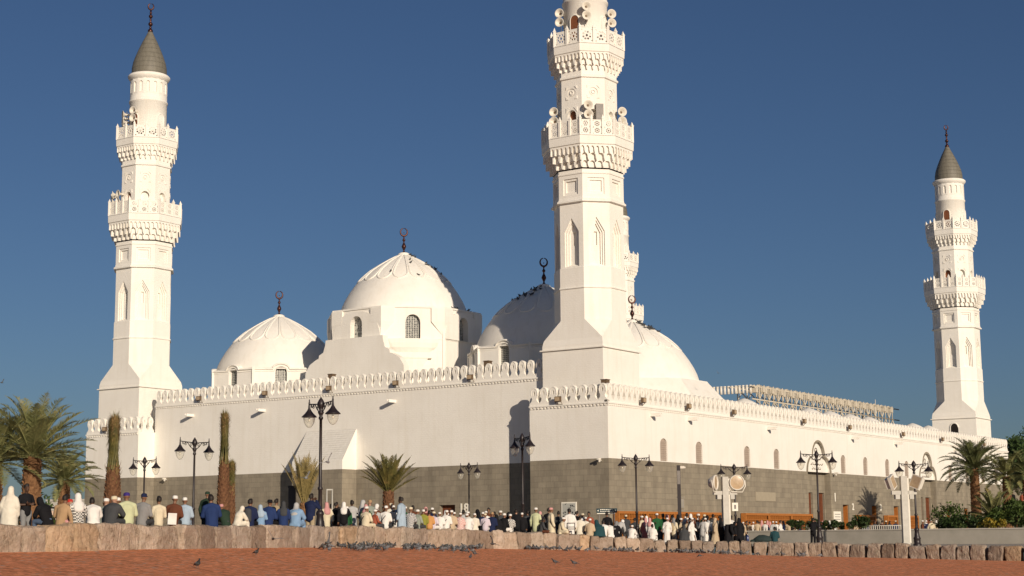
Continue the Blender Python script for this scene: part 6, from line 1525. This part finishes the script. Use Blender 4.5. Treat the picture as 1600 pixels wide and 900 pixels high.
for x, o_, h_, lab in ((1592,'jacket:black','hair:x','person in black jacket standing behind the top of the boundary wall'),(1552,'jacket:red','headscarf:red','person in red standing on top of the boundary wall behind the palms'),(1603,'shirt:white','kufi:white','person in white shirt and cap on top of the boundary wall at the edge')):
    a_ = atan2(ray(x,750).x, ray(x,750).y); dv = Vector((sin(a_), cos(a_), 0)); t_ = (Vector((CX,CY,0)).dot(W)+.6)/dv.dot(W); P = dv*t_
    person(P, 5.1, 'sit', 0, 'm', [o_, h_, 'trousers:dgrey'], lab, s=1.0)

# loose things on and by the wall
P = at(892, 822, wall_r(atan2(ray(892,840).x, ray(892,840).y))+.2); zw = wall_t(atan2(P.x,P.y))
t = thing('chair', 'dark framed chair standing on the wall behind the man in the white robe', 'chair', (P.x,P.y,zw-.02), -atan2(P.x,P.y))
mb = MB()
for sx in (-.2,.2): mb.tube([(sx,-.18,0),(sx,-.2,.62)], .02, 6)
mb.tube([(-.2,-.2,.62),(.2,-.2,.62)], .022, 6); mb.tube([(-.2,-.19,.42),(.2,-.19,.42)], .018, 6); mb.build('back_frame', M_BLACK, t)
mb = MB(); mb.box(-.22,.22,-.19,.2,.30,.34); mb.build('seat', M_BLACK, t)
for sx in (-.2,.2): mb = MB(); mb.tube([(sx,.18,0),(sx,.18,.3)], .02, 6); mb.build('leg', M_BLACK, t)
a_ = atan2(ray(1168,840).x, ray(1168,840).y); P = wall_pt(a_, .1); mb = MB(); mb.lathe([(.0001,0),(.075,0),(.08,.02),(.08,.24),(.05,.30),(.03,.33),(.03,.37),(.0001,.37)], 14); o = mb.build('water_bottle', mat('blue bottle', (.03,.05,.14), .25, spec=.6)); o.location = (P.x,P.y,wall_t(a_)); tag(o, 'dark blue bottle standing on the stone blocks right of the lone black cloak', 'bottle')
mb = MB(); mb.cyl(0,0,.034,.345,.39,10); c = mb.build('bottle_cap', M_WHITEPOLE, o)
a_ = atan2(ray(1192,840).x, ray(1192,840).y); P = wall_pt(a_, .1); mb = MB(); mb.ball((0,0,0), (.55,.28,.36), 16); mb.ball((-.42,0,-.05), (.35,.2,.18), 12)
for i, v in enumerate(mb.v): mb.v[i] = (v[0], v[1], max(0, v[2])+.02*sin(v[0]*19))
o = mb.build('cloth_bundle', M_CLOTH); o.color = (.03,.045,.045,1); o.location = (P.x,P.y,wall_t(a_)); o.rotation_euler = (0,0,-a_); tag(o, 'dark green heap of cloth beside the lone seated man', 'cloth')

# ------------------------------------------------------------------ pigeons
def pigeon_mesh(kind):
    mb = MB()
    if kind == 'fly':
        caps(mb, (-.08,0,0), .035, (.06,0,.0), .05, 10); caps(mb, (.06,0,.0), .04, (.13,0,.02), .024, 8); mb.ball((.145,0,.025), .026, 8); caps(mb, (.16,0,.022), .008, (.185,0,.018), .004, 6)
        mb.add([(-.08,-.02,0),(-.08,.02,0),(-.2,.055,.005),(-.2,-.055,.005),(-.08,-.02,.012),(-.08,.02,.012),(-.2,.055,.012),(-.2,-.055,.012)], [(0,3,2,1),(4,5,6,7),(0,1,5,4),(1,2,6,5),(2,3,7,6),(3,0,4,7)])
        for s in (-1,1):
            pts = [(.06,.02,.02),(.09,.16,.12),(.04,.33,.19),(-.05,.32,.18),(-.06,.16,.10),(-.06,.02,.01)]; n = 6
            a = [(x,s*y,z) for x,y,z in pts]; b = [(x,s*y,z+.012) for x,y,z in pts]; mb.add(a+b, [tuple(range(n)), tuple(range(2*n-1,n-1,-1))]+[(i,(i+1)%n,n+(i+1)%n,n+i) for i in range(n)])
    else:
        peck = kind == 'peck'
        hz = (.15,0,.235) if not peck else (.17,0,.06)
        caps(mb, (-.06,0,.115), .045, (.05,0,.135), .062, 12); caps(mb, (.05,0,.14), .052, (hz[0]-.03, 0, hz[2]-.035 if not peck else hz[2]+.02), .028, 10); mb.ball(hz, (.032,.028,.028), 10)
        caps(mb, (hz[0]+.022,0,hz[2]-.004-(0 if not peck else .012)), .009, (hz[0]+.05,0,hz[2]-.012-(0 if not peck else .025)), .004, 6)
        mb.add([(-.08,-.028,.10),(-.08,.028,.10),(-.21,.035,.075),(-.21,-.035,.075),(-.08,-.025,.125),(-.08,.025,.125),(-.21,.03,.088),(-.21,-.03,.088)], [(0,3,2,1),(4,5,6,7),(0,1,5,4),(1,2,6,5),(2,3,7,6),(3,0,4,7)])
        for s in (-1,1):
            caps(mb, (.04,s*.052,.145), .026, (-.13,s*.035,.11), .012, 8); caps(mb, (0,s*.025,.08), .012, (.0,s*.027,.0), .007, 6); caps(mb, (-.01,s*.027,.005), .006, (.04,s*.03,.005), .005, 6)
    m = melt(mb, 'pigeon', .008, .35, 1); m.materials.clear(); m.materials.append(M_PIGEON); return m
PG = {k: pigeon_mesh(k) for k in ('stand','peck','fly')}
rg = random.Random(23)
def pigeon(P, z, kind, label, group, rz=None, tint=None, s=1.0, tilt=0):
    o = bpy.data.objects.new('pigeon', PG[kind]); COL.objects.link(o); o.location = (P[0],P[1],z); o.rotation_euler = (tilt,0,rz if rz is not None else rg.uniform(0,2*pi)); g = tint if tint else rg.choice((.55,.8,1,1,1.25,1.5)); s *= rg.uniform(.9,1.1); o.scale = (s,s,s)
    o.color = (g,g,g,1) if not isinstance(g, tuple) else g; tag(o, label, 'pigeon', group); return o
def on_gravel(x, off):
    a = atan2(ray(x,850).x, ray(x,850).y); r = wall_r(a)-off; return (r*sin(a), r*cos(a)), gravel_z(a, r)
def flock(x0, x1, n, o0, o1, label, group, tri=True):
    for i in range(n):
        x = rg.uniform(x0, x1); f = rg.random(); P, z = on_gravel(x, o0+(o1-o0)*f*f); pigeon(P, z-.003, 'peck' if rg.random() < .45 else 'stand', label, group, s=1.0)
flock(545, 705, 95, .6, 7, 'grey pigeon in the dense flock on the gravel below the middle of the wall', 'pigeons of the dense middle flock')
flock(505, 560, 12, 1.5, 9, 'grey pigeon at the loose left fringe of the middle flock', 'pigeons at the left fringe of the flock')
flock(700, 755, 26, 1.0, 11, 'grey pigeon at the right end of the middle flock', 'pigeons at the right end of the flock')
flock(815, 850, 12, .6, 3, 'grey pigeon in the small group on the gravel below the lamp by the shadow', 'small group of pigeons by the wall')
flock(850, 950, 14, .6, 6, 'scattered grey pigeon on the gravel before the pierced panel', 'scattered pigeons on the gravel')
flock(945, 1180, 62, .7, 3.2, 'grey pigeon in the long row at the foot of the stone blocks', 'row of pigeons below the stone blocks')
flock(1180, 1285, 8, .7, 3, 'grey pigeon on the gravel in front of the right stone blocks', 'few pigeons right of the row')
def gravel_hit(x, y):
    d = ray(x, y); a = atan2(d.x, d.y); h = hypot(d.x, d.y); lo = 3.0
    for i in range(4000):
        r = 3+i*.03
        if CZ+d.z/h*r <= gravel_z(a, r): return (r*sin(a), r*cos(a)), gravel_z(a, r)
    return (r*sin(a), r*cos(a)), 0
for x, y, lab in ((308,888,'dark pigeon standing alone nearest the camera on the left gravel'),(400,868,'pigeon alone on the gravel below the navy jackets'),(868,882,'pigeon alone on the gravel, left one of two below the crouching man'),(898,884,'dark pigeon alone on the gravel, right one of two'),(735,874,'pale pigeon standing below the right end of the flock'),(1094,871,'dark pigeon pecking just below the row near the camera pole'),(742,868,'dark plump pigeon at the lower right of the flock')):
    P, z = gravel_hit(x, y); pigeon(P, z-.003, 'stand' if 'peck' not in lab else 'peck', lab, None, s=.85, tint=.7)
for x, y, d, lab, tl in ((427,842,57,'pigeon flying low in front of the wall below the blue jackets',.5),(513,848,62,'pigeon with raised wings landing left of the flock',.9),(512,722,66,'white winged pigeon flying just right of the biggest lamp post',-.6),(478,747,80,'pale pigeon flying in front of the dry palm',.4),(770,850,78,'pigeon with spread wings landing right of the flock',.7),(1122,583,120,'tiny dark bird flying in the sky above the right parapet',.6),(3,598,90,'dark bird flying in the sky at the left edge',.5)):
    P = at(x, y, d); pigeon((P.x,P.y), P.z, 'fly', lab, None, rz=rg.choice((1.1,4.2,2.0))+rg.uniform(-.3,.3), tint=1.8 if 'pale' in lab or 'white' in lab else .8, s=(1.05 if 'sky' not in lab else .6), tilt=tl)
# birds perched on the domes
def perch(c, R, z0, H, az0, az1, t0, t1, n, lab, grp):
    for i in range(int(n*.8)):
        a = rg.uniform(az0, az1); t = rg.uniform(t0, t1); rr_ = R*prof(t); p = muv(c[0]+rr_*cos(a), c[1]+rr_*sin(a), z0+H*t); pigeon((p.x,p.y), p.z-.01, 'stand', lab, grp, tint=.45, s=.95)
perch(CB, 4.95, 17.45, 4.95, radians(268), radians(296), .62, .97, 16, 'dark pigeon perched on the right slope of the big central dome', 'pigeons on the central dome')
perch(CB, 5.5, 17.5, .01, radians(255), radians(315), 0, .1, 14, 'dark pigeon perched on the drum ledge of the central dome', 'pigeons on the drum ledge')
perch(CC, 5.05, 13.8, 4.85, radians(120), radians(205), .72, .98, 26, 'dark pigeon perched on the shaded dome behind the nearest minaret', 'pigeons on the shaded dome')
perch(CD, 5.2, 12.3, 5.1, radians(245), radians(300), .80, .99, 34, 'dark pigeon crowding the top of the dome right of the nearest minaret', 'pigeons on the right dome')
perch(CB, 4.95, 17.45, 4.95, radians(190), radians(250), .45, .9, 6, 'dark pigeon perched on the sunny front of the central dome', 'pigeons on the sunny front of the dome')
